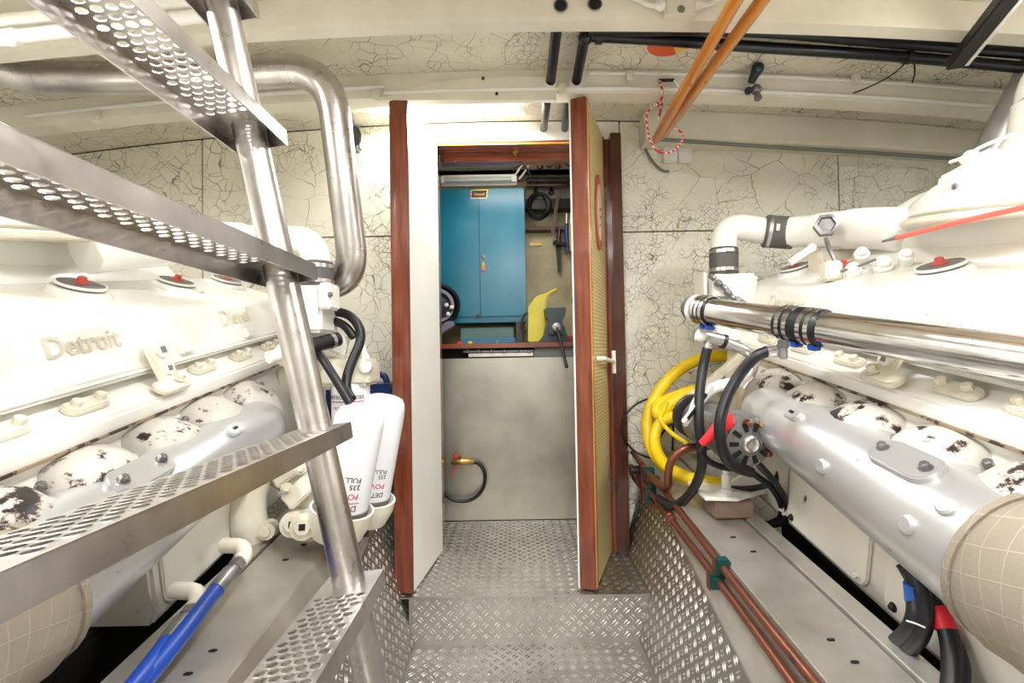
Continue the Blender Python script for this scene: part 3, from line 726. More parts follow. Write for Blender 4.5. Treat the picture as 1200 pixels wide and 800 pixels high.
# ---- right engine: water pipe over the far end
def PS(l): return [P(*q) for q in l]
part('thermostat_box', MB().box((.735, 1.80, CZ + .02), (.90, 1.96, CZ + .275)), 'engine_white', ENG_R, bevel=.012)
part('box_plate', MB().box((.712, 1.83, CZ + .11), (.724, 1.93, CZ + .285)).box((.712, 1.86, CZ + .16), (.74, 1.90, CZ + .2)), 'engine_white', ENG_R, bevel=.003)
pth = arc_path(PS([(848, 322, 1.85), (848, 262, 1.85), (905, 272, 1.80)]), .1, 10)
part('water_elbow', MB().tube(pth, .047, 24), 'engine_white', ENG_R)
coupling(ENG_R, P(848, 322, 1.85), P(848, 291, 1.85), .047, 'rubber_grey')
coupling(ENG_R, P(895, 271, 1.81), P(931, 273, 1.78), .054, 'rubber_grey')
part('water_pipe', MB().tube(catmull(PS([(925, 272, 1.78), (960, 270, 1.70), (1000, 268, 1.60), (1040, 268, 1.50), (1066, 272, 1.44), (1074, 276, 1.42)]), 4), [.055] * 4 + [.060] * 4 + [.064] * 8 + [.058, .05, .04, .025, .008], 28), 'engine_white', ENG_R)
part('pipe_saddle', MB().box((P(945, 300, 1.74).x, 1.66, CZ + .2), (P(985, 300, 1.70).x + .05, 1.74, CZ + .33)), 'engine_cream', ENG_R, bevel=.01)
c = P(968, 264, 1.56); ax_ = V((-.4, -.9, .1)).normalized()
lb = part('hex_fitting', MB().lathe(c, ax_, [(.034, -.02), (.036, -.005), (.036, .012), (.026, .014), (.022, .006), (.004, .005)], 6), 'grey_metal', ENG_R)
part('fitting_strap', MB().tube(catmull(PS([(968, 280, 1.55), (972, 292, 1.52), (979, 306, 1.50), (980, 320, 1.49)]), 4), .007, 8), 'grey_metal', lb)
part('fitting_block', MB().obox(P(974, 318, 1.5), (.026, 0, 0), (0, .02, 0), (0, .0, .03)), 'engine_cream', lb, bevel=.006)
for q, r_ in (((1010, 300, 1.45), .02), ((1035, 312, 1.4), .026), ((1062, 302, 1.35), .018), ((1000, 318, 1.45), .022)):
    part('pump_fitting', MB().lathe(P(*q), V((-.5, -.7, .5)), [(r_, -.03), (r_, .012), (r_ * .7, .014), (r_ * .7, .026), (r_ * .5, .028)], 10), 'engine_white', ENG_R)
part('linkage_rod', MB().tube(PS([(985, 318, 1.46), (1008, 311, 1.42), (1026, 304, 1.38)]), .004, 8), 'grey_metal', ENG_R)
part('handle_lever', MB().tube(PS([(925, 308, 1.6), (950, 292, 1.58)]), .012, 12).ell(P(951, 291, 1.58), .015, .015, .015), 'engine_white', ENG_R)
b = MB()
for i, q in enumerate(((835, 325), (842, 332), (849, 337), (853, 343), (858, 348), (865, 352), (870, 354))):
    b.lathe(P(q[0], q[1], 1.78), V((.6, -.3, -.6)), [(.007, -.014), (.010 + .003 * (i % 2), -.01), (.010 + .003 * (i % 2), .008), (.007, .012)], 8)
part('sensor_cable', b, 'grey_metal', ENG_R)
# throttle fittings high on the right engine
fb_ = part('throttle_bracket', MB().prism([(0, 0), (.03, -.012), (.10, .0), (.15, .03), (.16, .08), (.10, .10), (.06, .07), (.01, .045)], P(1116, 222, 1.15), (1, 0, 0), (0, 0, 1), (0, .05, 0)), 'engine_white', ENG_R, bevel=.005)
part('bracket_knob', MB().lathe(P(1138, 183, 1.14), V((-.2, -1, .1)), [(.013, -.02), (.015, 0), (.011, .01), (.004, .012)], 14), 'engine_white', fb_)
part('bracket_knob', MB().lathe(P(1120, 208, 1.14), V((-1, -.2, 0)), [(.009, 0), (.010, .02), (.007, .026)], 12), 'engine_white', fb_)
part('bracket_neck', MB().tube(PS([(1138, 186, 1.15), (1142, 200, 1.15), (1150, 212, 1.15)]), [.012, .02, .03], 12), 'engine_white', fb_)
part('bracket_bolt', MB().hexbolt(P(1119, 219, 1.148), (0, -1, 0), .006, .005), 'grey_metal', fb_)
part('throttle_cable', MB().tube(catmull(PS([(1113, 190, 1.13), (1130, 184, 1.13), (1150, 172, 1.12), (1187, 157, 1.10)]), 4), .0035, 8), 'engine_cream', fb_)
# charge air pipe across the front of the right engine
A = P(829, 364, 1.46); B = P(1225, 424, .79); d = (B - A).normalized(); L_ = (B - A).length
ca = part('charge_air_pipe', MB().tube([A, A + d * .02, B + d * .13], [.036, .038, .039], 32), 'stainless_bright', ENG_R, label='polished steel pipe with rubber joints')
def on_pipe(px): 
    lo, hi = 0, 1
    for _ in range(40):
        m_ = (lo + hi) / 2; q = A.lerp(B, m_); 
        x_ = 600 + FPX * (CAMROT.transposed() @ (q - V((0, 0, CZ)))).x / -(CAMROT.transposed() @ (q - V((0, 0, CZ)))).z
        if x_ < px: lo = m_
        else: hi = m_
    return A.lerp(B, lo)
for a_, b_ in ((817, 836), (917, 968)):
    pa, pb = on_pipe(a_) if a_ > 830 else A - d * .03, on_pipe(b_)
    sl = part('rubber_sleeve', MB().tube([pa, pa + d * .006, pb - d * .006, pb], [.040, .0435, .0435, .040], 28), 'rubber', ca)
    for t in ((.16, .34, .66, .84) if a_ > 850 else (.2, .5, .8)):
        part('band_clamp', MB().ring(pa.lerp(pb, t), d, .0432, .011, .0022, 28), 'stainless_bright', ca)
    for t in (.3, .7):
        q = pa.lerp(pb, t) + V((-.1, -.25, -1)).normalized() * .051
        part('clamp_screw', MB().obox(q, d * .009, d.cross(V((0, 0, 1))).normalized() * .013, V((0, 0, .006))), 'blue_hose', ca, bevel=.002)
part('pipe_end_hose', MB().tube(catmull([A + d * .01, A - d * .035, A - d * .07 + V((.012, .01, 0)), A - d * .09 + V((.06, .03, 0)), A - d * .08 + V((.13, .04, .0))], 4), .0385, 24), 'rubber_grey', ca)
part('pipe_elbow', MB().tube(catmull([B + d * .09, B + d * .15, B + d * .20 + V((.02, 0, 0)), B + d * .22 + V((.08, -.01, 0)), B + d * .22 + V((.16, -.01, 0))], 5), .0425, 24), 'rubber', ca)
part('pipe_collar', MB().ring(A - d * .042, d, .036, .014, .007, 28), 'plastic_white', ca)
# supporting brackets of the pipe on the engine
part('pipe_bracket', MB().obox(P(918, 403, 1.2), (.010, 0, 0), (0, .010, 0), (0, 0, .010)).lathe(P(918, 406, 1.2), (0, 0, -1), [(.009, 0), (.009, .03)], 12), 'grey_metal', ENG_R, bevel=.002)

# ---- left engine: water elbow and thermostat housing
part('thermostat_box', MB().box((P(388, 340, 1.60).x - .10, 1.545, P(388, 390, 1.60).z), (P(388, 340, 1.60).x - .012, 1.70, P(388, 336, 1.60).z)), 'engine_white', ENG_L, bevel=.01)
o = part('box_plate', MB().box((P(376, 340, 1.56).x, 1.535, P(380, 362, 1.54).z), (P(388, 340, 1.54).x, 1.62, P(380, 331, 1.54).z)), 'engine_white', ENG_L, bevel=.006)
part('plate_bolt', MB().hexbolt(P(387, 345, 1.535), (0, -1, 0), .006, .006), 'grey_metal', o)
part('lower_box', MB().box((P(360, 365, 1.75).x, 1.7, P(380, 420, 1.75).z), (P(383, 365, 1.75).x, 1.85, P(380, 362, 1.75).z)), 'engine_white', ENG_L, bevel=.008)
part('water_elbow', MB().tube(arc_path(PS([(372, 335, 1.60), (370, 281, 1.60), (300, 283, 1.58)]), .1, 10), .046, 24), 'engine_white', ENG_L)
coupling(ENG_L, P(372, 336, 1.60), P(372, 307, 1.60), .046, 'rubber_grey')
part('water_pipe', MB().tube(catmull(PS([(320, 283, 1.58), (285, 284, 1.53), (240, 284, 1.45), (170, 287, 1.33), (100, 292, 1.20)]), 4), [.052] * 4 + [.060] * 13, 28), 'engine_white', ENG_L)
part('flange_ring', MB().ring(P(354, 317, 1.585), (1, .2, 0), .03, .014, .012, 20), 'rubber_grey', ENG_L)
part('charge_pipe_end', MB().tube(PS([(330, 420, 1.55), (352, 398, 1.62), (372, 384, 1.68)]), [.036, .04, .04], 24), 'engine_white', ENG_L)
o = part('cross_hose', MB().tube(PS([(340, 412, 1.48), (396, 397, 1.62)]), .024, 20), 'rubber', ENG_L)
a_, b_ = P(340, 412, 1.48), P(396, 397, 1.62); dd = (b_ - a_).normalized()
part('hose_stub', MB().tube([a_ - dd * .07, a_ + dd * .01], .018, 18), 'engine_white', o)
for t in (.25, .85): part('band_clamp', MB().ring(a_.lerp(b_, t), dd, .0235, .012, .003, 20), 'stainless', o)
part('hose_flange', MB().prism([(-.03, -.02), (.03, -.045), (.045, .02), (-.02, .05)], P(392, 402, 1.66), (1, 0, 0), (0, 0, 1), (0, .03, 0)), 'engine_white', ENG_L, bevel=.005)

# ================================================================== HOSES, FILTERS AND FITTINGS ROUND THE RIGHT ENGINE
def hose(name, px, r, m, label, cat, group=None, k=6, n=12):
    return single(name, MB().tube(catmull(PS(px), k), r, n), m, label, cat, group)
def ferrule(root, p, q, r, m='stainless'):
    p, q = V(p), V(q); d = (q - p).normalized(); L = (q - p).length
    return part('hose_fitting', MB().lathe(p, d, [(r * .8, 0), (r, .002), (r, L * .45), (r * .85, L * .5), (r * 1.15, L * .55), (r * 1.15, L * .8), (r * .7, L * .85), (r * .7, L)], 12), m, root)
# alternator: part of the right engine
a0, a1 = P(812, 486, 1.70), P(880, 520, 1.36); ad = (a1 - a0).normalized(); AL = (a1 - a0).length
alt = part('alternator', MB().lathe(a0, ad, [(.05, .06), (.072, .07), (.076, .085), (.076, .12), (.070, .122), (.070, AL - .09), (.077, AL - .088), (.077, AL - .04), (.073, AL - .02), (.066, AL - .008), (.03, AL)], 32), 'grey_metal', ENG_R, label='grey alternator')
part('pulley', MB().lathe(a0, ad, [(.06, .0), (.075, .004), (.060, .014), (.075, .024), (.06, .028), (.02, .03), (.02, .06)], 28), 'dark_metal', alt)
u_, w_ = perp(ad); u_ = V((1, 0, 0)) - ad * ad.x; u_.normalize(); w_ = ad.cross(u_)
if w_.z < 0: w_ = -w_
fc = a1 - ad * .006
for k in range(10):
    an = R(36 * k); rr = .046
    part('vent_slot', MB().obox(fc + ad * .001 + (u_ * math.cos(an) + w_ * math.sin(an)) * rr, (u_ * math.cos(an) + w_ * math.sin(an)) * .012, (u_ * -math.sin(an) + w_ * math.cos(an)) * .006, ad * .0045), 'hole_dark', alt)
part('bearing_hub', MB().lathe(fc, ad, [(.024, 0), (.024, .012), (.018, .016), (.012, .012), (.002, .012)], 20), 'stainless', alt)
for an, m in ((60, 'brass'), (100, 'copper'), (330, 'copper'), (20, 'grey_metal')):
    part('terminal_stud', MB().hexbolt(fc + (u_ * math.cos(R(an)) + w_ * math.sin(R(an))) * .058, ad, .008, .016), m, alt)
sb = part('slotted_arm', MB().bar(P(801, 497, 1.46), P(835, 452, 1.50), .012, .030, up=(.5, 0, 1)), 'engine_white', ENG_R, bevel=.003)
part('arm_slot', MB().bar(P(806, 491, 1.455), P(828, 462, 1.48), .004, .012, up=(.5, 0, 1)), 'hole_dark', sb)
part('belt_guard', MB().tube(catmull(PS([(812, 505, 1.60), (816, 474, 1.56), (838, 454, 1.54), (862, 448, 1.52), (882, 438, 1.50)]), 5), .018, 12), 'engine_white', ENG_R)
part('brace_bar', MB().bar(P(800, 474, 1.72), P(872, 414, 1.72), .03, .026), 'engine_cream', ENG_R, bevel=.003)
part('drain_pipe', MB().tube(catmull(PS([(842, 398, 1.50), (855, 403, 1.50), (872, 410, 1.50), (882, 420, 1.48), (880, 436, 1.47), (868, 452, 1.48)]), 5), .016, 16), 'stainless', ENG_R)
o = part('tee_fitting', MB().cyl(P(822, 393, 1.5), P(847, 399, 1.5), .019, n=16).cyl(P(835, 382, 1.5), P(834, 400, 1.5), .011, n=12), 'stainless', ENG_R)
part('tee_cap', MB().lathe(P(825, 394, 1.5), P(815, 391, 1.5) - P(825, 394, 1.5), [(.02, 0), (.022, .012), (.018, .022), (.006, .026)], 16), 'plastic_white', o)
part('band_clamp', MB().ring(P(848, 400, 1.5), P(855, 402, 1.5) - P(848, 400, 1.5), .018, .01, .004, 18), 'dark_metal', o)
# engine mount on the right bearer
bx = P(872, 600, 1.62); zt_ = zg(1.6)
mb_ = single('mount_block', MB().box((.60, 1.50, zg(1.56) + .001), (.715, 1.60, zg(1.56) + .055)), 'wood_block', 'grey brown wooden block on the right bearer under the white mount', 'block', bevel=.004)
z0 = zg(1.56) + .056
mp_ = part('mount_plate', MB().prism([(.57, 1.50), (.66, 1.485), (.78, 1.56), (.86, 1.66), (.86, 1.74), (.58, 1.68)], (0, 0, z0), (1, 0, 0), (0, 1, 0), (0, 0, .012)).prism([(.68, z0 + .01), (.86, z0 + .01), (.86, z0 + .12)], (0, 1.62, 0), (1, 0, 0), (0, 0, 1), (0, .012, 0)), 'engine_white', ENG_R, bevel=.002)
part('mount_bolt', MB().lathe((.66, 1.56, z0 + .012), (0, 0, 1), [(.02, 0), (.02, .006), (.014, .007), (.014, .05), (.010, .052), (.010, .065)], 12), 'engine_white', mp_)
part('mount_foot', MB().box((.60, .42, zg(.5) + .002), (.83, .56, zg(.5) + .03)), 'engine_white', ENG_R, bevel=.004)
part('mount_foot', MB().box((-.83, .42, zg(.5) + .002), (-.60, .56, zg(.5) + .03)), 'engine_white', ENG_L, bevel=.004)
part('mount_foot', MB().box((-.86, 1.72, zg(1.8) + .008), (-.60, 1.86, zg(1.8) + .036)), 'engine_white', ENG_L, bevel=.004)
# red booted cable
rb = thing('battery_cable', 'black cable with a red rubber boot on the alternator', 'cable', P(845, 500, 1.4))
part('terminal_boot', MB().tube(PS([(822, 520, 1.36), (833, 510, 1.35), (842, 502, 1.345), (850, 494, 1.35), (853, 490, 1.37)]), [.010, .014, .019, .024, .018], 16), 'red_boot', rb, label='red rubber boot')
part('cable', MB().tube(catmull(PS([(824, 518, 1.365), (821, 528, 1.38), (832, 541, 1.40), (850, 548, 1.41), (866, 548, 1.42)]), 5), .009, 10), 'rubber', rb)
h1 = thing('rubber_hose', 'black hose hanging left of the alternator down to the copper pipes', 'hose', P(822, 480, 1.5), 'black hoses by the alternator')
part('hose', MB().tube(catmull(PS([(829, 408, 1.5), (824, 430, 1.5), (820, 460, 1.48), (819, 495, 1.46), (822, 525, 1.46), (822, 548, 1.5), (814, 570, 1.56), (800, 587, 1.62), (785, 592, 1.66), (772, 584, 1.72)]), 6), .0145, 14), 'rubber', h1)
ferrule(h1, P(829, 409, 1.5), P(832, 394, 1.5), .013)
h2 = thing('rubber_hose', 'black hose arching from the silver pipe in front of the alternator', 'hose', P(850, 480, 1.4), 'black hoses by the alternator')
part('hose', MB().tube(catmull(PS([(900, 411, 1.28), (884, 419, 1.29), (866, 440, 1.31), (852, 465, 1.31), (844, 492, 1.30), (844, 515, 1.30), (850, 535, 1.31), (862, 547, 1.33), (880, 553, 1.36)]), 6), .0145, 14), 'rubber', h2)
ferrule(h2, P(898, 412, 1.28), P(922, 410, 1.27), .015)
hose('cable', [(868, 520, 1.40), (890, 545, 1.40), (908, 565, 1.42), (921, 588, 1.45), (922, 605, 1.47), (910, 614, 1.5), (890, 612, 1.55)], .0095, 'rubber', 'upper black cable drooping from the alternator behind the bearer', 'cable', 'black cables under the alternator')
hose('cable', [(855, 524, 1.42), (880, 552, 1.42), (903, 570, 1.44), (915, 590, 1.47), (914, 606, 1.5), (900, 614, 1.54)], .009, 'rubber', 'lower black cable drooping from the alternator behind the bearer', 'cable', 'black cables under the alternator')
hose('cable', [(920, 530, 1.5), (915, 548, 1.5), (906, 565, 1.5), (880, 572, 1.55), (855, 572, 1.6)], .009, 'rubber', 'short black cable behind the white mount plate', 'cable', 'black cables under the alternator')
hose('copper_pipe', [(846, 522, 1.66), (820, 523, 1.66), (800, 527, 1.66), (787, 540, 1.67), (783, 556, 1.68), (783, 569, 1.70), (776, 569, 1.74), (764, 560, 1.82)], .0135, 'copper', 'thick bent copper pipe beside the yellow hose', 'pipe')
# yellow hose coil
yc = thing('yellow_hose', 'coiled yellow hose against the bulkhead behind the right engine', 'hose', P(800, 560, 1.98))
part('hose', MB().tube(catmull(PS([(935, 480, 1.96), (905, 450, 1.96), (882, 430, 1.98), (862, 420, 2.0), (838, 417, 2.02), (812, 424, 2.03), (788, 440, 2.02), (770, 462, 2.01), (759, 490, 1.99), (762, 520, 1.95), (776, 543, 1.88), (800, 559, 1.76), (830, 569, 1.69), (858, 574, 1.66)]), 5), .0235, 16), 'yellow_hose', yc)
part('hose', MB().tube(catmull(PS([(915, 450, 1.96), (880, 446, 1.96), (855, 450, 1.97), (825, 455, 1.98), (796, 463, 1.98), (776, 472, 1.97), (769, 478, 1.95), (773, 486, 1.93), (782, 476, 1.92), (800, 462, 1.93)]), 5), .0235, 16), 'yellow_hose', yc)
part('hose', MB().tube(catmull(PS([(810, 487, 1.88), (790, 488, 1.90), (774, 496, 1.92), (767, 512, 1.91), (771, 532, 1.86), (785, 549, 1.78), (812, 561, 1.70), (845, 567, 1.66)]), 5), .0215, 16), 'yellow_hose', yc)
part('hose', MB().tube(catmull(PS([(782, 470, 1.90), (778, 480, 1.90), (774, 492, 1.90), (788, 508, 1.85), (806, 520, 1.8)]), 5), .008, 10), 'yellow_hose', yc)
hose('cable', [(790, 488, 2.02), (768, 468, 2.08), (748, 472, 2.10), (732, 488, 2.10), (729, 505, 2.10), (737, 522, 2.10), (752, 533, 2.08), (775, 540, 2.02)], .0045, 'rubber', 'thin black cable looped on the bulkhead beside the door', 'cable')
hose('cable', [(793, 478, 2.06), (786, 495, 2.06), (774, 510, 2.06), (768, 525, 2.06), (775, 538, 2.04), (790, 543, 2.0)], .006, 'rubber', 'black cable hanging inside the yellow coil', 'cable')
hose('cable', [(788, 470, 2.06), (789, 500, 2.06), (788, 528, 2.05)], .0045, 'rubber', 'straight black cable behind the yellow coil', 'cable')
# copper lines with green clips, right
def line(s, x, dz, y0, y1, r=.0105, wob=.004):
    return [(s * (x + wob * math.sin(y * 5 + dz * 90)), y, zg(y) + dz) for y in xs(y0, y1, 14)]
def copper_lines(s, x, tag_, specs):
    for i, (dz, y0, y1, lab) in enumerate(specs):
        single('copper_pipe', MB().tube(catmull(line(s, x - i * .012, dz, y0, y1), 2), .0105, 12), 'copper', lab, 'pipe', tag_)
copper_lines(1, .522, 'copper pipes along the right bearer', [(-.008, -.45, 2.1, 'upper copper pipe along the right bearer'), (-.05, -.45, 2.1, 'lower copper pipe along the right bearer')])
def clip(s, x, y, dz, lab, grp):
    rt = thing('pipe_clip', lab, 'clip', (s * (x + .016), y, zg(y) + dz - .02), grp)
    part('clip_body', MB().obox((s * x, y, zg(y) + dz), (.019, 0, 0), (0, .016, .0016), (0, -.0016, .019)), 'clip_green', rt, bevel=.005)
    part('clip_strap', MB().obox((s * (x - .018), y, zg(y) + dz), (.002, 0, 0), (0, .010, .001), (0, -.001, .021)), 'copper', rt)
for y, n in ((1.27, 'nearest'), (1.86, 'far')):
    clip(1, .520, y, -.008, 'green clip on the upper copper pipe, %s of the right bearer' % n, 'green clips right')
    clip(1, .508, y + .01, -.05, 'green clip on the lower copper pipe, %s of the right bearer' % n, 'green clips right')
bk = thing('pipe_bracket', 'upright copper coloured bracket holding pipe stubs beside the door', 'bracket', (.50, 1.95, zg(1.95) - .11))
part('bracket_bar', MB().box((.492, 1.93, zg(1.95) - .12), (.50, 1.95, zg(1.95) + .04)), 'copper', bk)
for dz in (.02, -.085):
    part('pipe_stub', MB().tube(line(1, .505, dz, 1.82, 2.12), .011, 12), 'copper', bk)
    part('stub_clip', MB().obox((.507, 1.88, zg(1.88) + dz), (.018, 0, 0), (0, .015, 0), (0, 0, .018)), 'clip_green', bk, bevel=.004)
part('stub_valve', MB().lathe((.50, 2.05, zg(2.05) - .03), (-1, 0, 0), [(.018, -.02), (.018, .012), (.024, .014), (.024, .026), (.01, .028)], 10), 'dark_metal', bk)
part('pipe_joint', MB().lathe((.511, 1.64, zg(1.64) - .05), (0, 1, .1), [(.0125, -.02), (.0165, -.018), (.0165, -.006), (.013, -.004), (.013, .004), (.0165, .006), (.0165, .018), (.0125, .02)], 14), 'copper', bk)
# taped hoses low on the right engine
t1 = thing('engine_hose', 'black hose with blue tape low beside the right engine', 'hose', P(1070, 745, .93), 'taped hoses beside the right engine')
part('hose', MB().tube(catmull(PS([(1058, 630, .97), (1071, 672, .94), (1074, 700, .93), (1074, 722, .92), (1066, 740, .93), (1052, 753, .97), (1036, 764, 1.02), (1012, 800, 1.06)]), 6), .0165, 14), 'rubber', t1)
part('tape', MB().tube(catmull(PS([(1072, 684, .93), (1073, 694, .93), (1074, 706, .93)]), 4), .0178, 14), 'blue_tape', t1)
t2 = thing('engine_hose', 'plain black hose tied to the blue taped hose', 'hose', P(1075, 760, .91), 'taped hoses beside the right engine')
part('hose', MB().tube(catmull(PS([(1062, 640, .96), (1078, 688, .92), (1083, 705, .91), (1084, 728, .905), (1077, 748, .91), (1064, 762, .94), (1048, 774, .98), (1024, 812, 1.02)]), 6), .0135, 14), 'rubber', t2)
part('cable_tie', MB().tube(catmull(PS([(1062, 727, .895), (1072, 730, .89), (1084, 735, .885)]), 3), .0015, 6), 'plastic_white', t2)
t3 = thing('engine_hose', 'black hose with red tape low beside the right engine', 'hose', P(1115, 800, .85), 'taped hoses beside the right engine')
part('hose', MB().tube(catmull(PS([(1060, 660, .96), (1080, 692, .93), (1092, 706, .92), (1104, 724, .90), (1113, 750, .88), (1116, 780, .86), (1114, 815, .84)]), 6), .0155, 14), 'rubber', t3)
part('tape', MB().tube(catmull(PS([(1097, 713, .912), (1103, 723, .902), (1109, 738, .89)]), 4), .0172, 14), 'red_boot', t3)
t4 = thing('engine_hose', 'second black hose beside the red taped hose', 'hose', P(1125, 800, .85), 'taped hoses beside the right engine')
part('hose', MB().tube(catmull(PS([(1112, 745, .90), (1120, 760, .88), (1126, 782, .86), (1124, 815, .84)]), 6), .0135, 14), 'rubber', t4)

# ================================================================== FILTERS AND HOSES BY THE LEFT ENGINE
def wrap_text(body, size, base, a, r, h0, ang0, flip=True):
    a = V(a).normalized(); f = V((0, -1, 0)); f = (f - a * f.dot(a)).normalized(); t = a.cross(f)
    def fn(x, y, z):
        if flip: an = ang0 - x / r; h = h0 - y
        else: an = ang0 + x / r; h = h0 + y
        return V(base) + a * h + (f * math.cos(an) + t * math.sin(an)) * (r + z + .0006)
    return text_mb(body, size, .0003, fn)
def canister(name, b0, b1, r, label, cat, group):
    b0, b1 = V(b0), V(b1); a = (b1 - b0).normalized(); L = (b1 - b0).length
    root = thing(name, label, cat, b0, group)
    part('canister', MB().lathe(b0, a, [(r * .9, 0), (r, .006), (r, L - .05), (r * .985, L - .035), (r * .93, L - .018), (r * .82, L - .006), (r * .6, L), (0, L + .003)], 40), 'filter_white', root)
    part('rim_band', MB().ring(b0 + a * .03, a, r - .001, .014, .004, 36), 'grey_metal', root)
    return root, a, L
f1, a_, L1 = canister('oil_filter', P(399, 607, 1.35), P(424, 478, 1.33), .066, 'nearer white oil filter canister with upside down red and black print', 'filter', 'white spin-on oil filters')
b0 = P(399, 607, 1.35)
for body, size, h, m in (('DETROIT', .022, .062, 'ink'), ('POWER', .021, .094, 'ink_red'), ('235', .019, .118, 'ink'), ('FULL FLOW', .019, .137, 'ink')):
    part('print', wrap_text(body, size, b0, a_, .066, h, R(46)), m, f1)
part('print_line', MB().add([b0 + a_ * (h + .068) + ((V((0, -1, 0)) - a_ * -a_.y).normalized() * math.cos(t) + a_.cross((V((0, -1, 0)) - a_ * -a_.y).normalized()) * math.sin(t)) * .0668 for h in (0, .0022) for t in [R(50 - 6 * i) for i in range(16)]],
     [(i, i + 1, 17 + i, 16 + i) for i in range(15)]), 'ink_red', f1)
f2, a2, L2 = canister('oil_filter', P(430, 592, 1.53), P(452, 464, 1.50), .064, 'farther white oil filter canister beside the mahogany door edge', 'filter', 'white spin-on oil filters')
b2 = P(430, 592, 1.53)
for body, size, h, m in (('DETROIT', .020, .066, 'ink'), ('POWER', .022, .094, 'ink_red'), ('235', .017, .120, 'ink'), ('FULL FLOW', .017, .136, 'ink')):
    part('print', wrap_text(body, size, b2, a2, .064, h, R(52)), m, f2)
# filter head casting, part of the left engine
fh = part('filter_head', MB().lathe(b0 - a_ * .055, a_, [(.05, 0), (.066, .008), (.074, .03), (.082, .05), (.084, .085), (.078, .086), (.072, .06)], 32), 'engine_cream', ENG_L)
part('filter_head', MB().lathe(b2 - a2 * .055, a2, [(.05, 0), (.064, .008), (.072, .03), (.08, .05), (.082, .082), (.076, .083), (.07, .06)], 32), 'engine_cream', ENG_L)
part('head_arm', MB().tube(PS([(398, 612, 1.40), (370, 585, 1.45), (345, 560, 1.50), (318, 545, 1.56)]), [.05, .055, .05, .05], 14), 'engine_cream', fh)
part('head_flange', MB().bar(P(335, 590, 1.36), P(385, 545, 1.40), .05, .02, up=(.4, -.6, .6)), 'engine_cream', fh, bevel=.004)
part('head_flange', MB().bar(P(322, 566, 1.42), P(362, 536, 1.44), .04, .018, up=(.4, -.6, .6)), 'engine_cream', fh, bevel=.004)
for q in ((356, 617, 1.32), (344, 614, 1.36)):
    bo_ = part('drain_boss', MB().lathe(P(*q), V((.15, -1, .25)), [(.045, -.06), (.036, -.01), (.034, .01), (.022, .012), (.020, .018), (.012, .018)], 22), 'engine_cream', fh)
    part('square_socket', MB().obox(P(*q) + V((.15, -1, .25)).normalized() * .0185, (.008, .001, 0), (0, .002, .008), V((.15, -1, .25)).normalized() * .001), 'hole_dark', bo_)
for q in ((352, 549, 1.38), (336, 572, 1.36)):
    part('head_bolt', MB().hexbolt(P(*q), V((.3, -1, .3)), .011, .014), 'engine_cream', fh)
wp = part('water_pump', MB().tube(catmull(PS([(300, 545, 1.52), (292, 570, 1.45), (290, 600, 1.42), (294, 625, 1.42), (300, 645, 1.45)]), 4), [.055] * 6 + [.05] * 6 + [.042] * 5, 16), 'engine_cream', ENG_L)
part('pump_rib', MB().bar(P(279, 590, 1.42), P(283, 650, 1.42), .012, .06, up=(0, -1, 0)), 'engine_cream', wp, bevel=.003)
part('pump_lug', MB().lathe(P(312, 622, 1.40), V((.2, -1, .1)), [(.026, -.04), (.024, .006), (.014, .008), (.013, .018)], 14), 'engine_cream', wp)
for q in ((284, 600), (289, 628), (276, 612)):
    part('pump_bolt', MB().hexbolt(P(q[0], q[1], 1.405), V((.3, -1, .2)), .008, .01), 'grey_metal', wp)
# hanging filter and bracket beyond
hb = part('hanging_filter_head', MB().box((P(374, 430, 1.70).x, 1.64, P(374, 452, 1.70).z), (P(437, 430, 1.70).x, 1.80, P(374, 421, 1.70).z)), 'engine_cream', ENG_L, bevel=.012)
part('head_lug', MB().lathe(P(428, 430, 1.64), V((.1, -1, .1)), [(.022, -.02), (.02, .006), (.012, .01)], 14), 'engine_white', hb)
part('head_tip', MB().tube(PS([(423, 400, 1.7), (425, 412, 1.7), (428, 422, 1.7)]), [.012, .014, .018], 12), 'engine_white', hb)
f3 = thing('fuel_filter', 'white fuel filter with blue and black print hanging under a cream bracket', 'filter', P(412, 515, 1.70))
c0, c1 = P(412, 516, 1.70), P(411, 448, 1.70); a3 = (c1 - c0).normalized(); L3 = (c1 - c0).length
part('canister', MB().lathe(c0, a3, [(.05, 0), (.062, .012), (.064, .03), (.064, L3)], 36), 'filter_white', f3)
part('print', wrap_text('DETROIT DIESEL', .018, c0, a3, .064, L3 - .052, R(-58), False), 'ink', f3)
part('print', wrap_text('POWER', .016, c0, a3, .064, L3 - .088, R(-38), False), 'ink_red', f3)
part('print_band', MB().lathe(c0 + a3 * (L3 - .062), a3, [(.0643, 0), (.0648, .0005), (.0648, .0025), (.0643, .003)], 36), 'ink_red', f3)
# blue jerrycan
jc = thing('jerrycan', 'dark blue plastic jerrycan behind the oil filters', 'canister', (-.60, 2.03, zg(2.0)))
x0, x1 = -.74, P(466, 500, 2.0).x; zj0, zj1 = zg(2.02) + .012, P(450, 450, 1.95).z
part('can_body', MB().box((x0, 1.95, zj0), (x1, 2.15, zj1)), 'blue_can', jc, bevel=.02)
part('can_rib', MB().box((x0 + .03, 1.944, zj0 + .04), (x1 - .03, 1.952, zj1 - .06)), 'blue_can', jc, bevel=.004)
part('can_handle', MB().tube(arc_path([(x0 + .05, 2.05, zj1 - .02), (x0 + .06, 2.05, zj1 + .035), (x1 - .06, 2.05, zj1 + .035), (x1 - .05, 2.05, zj1 - .02)], .03), .013, 12), 'blue_can', jc)
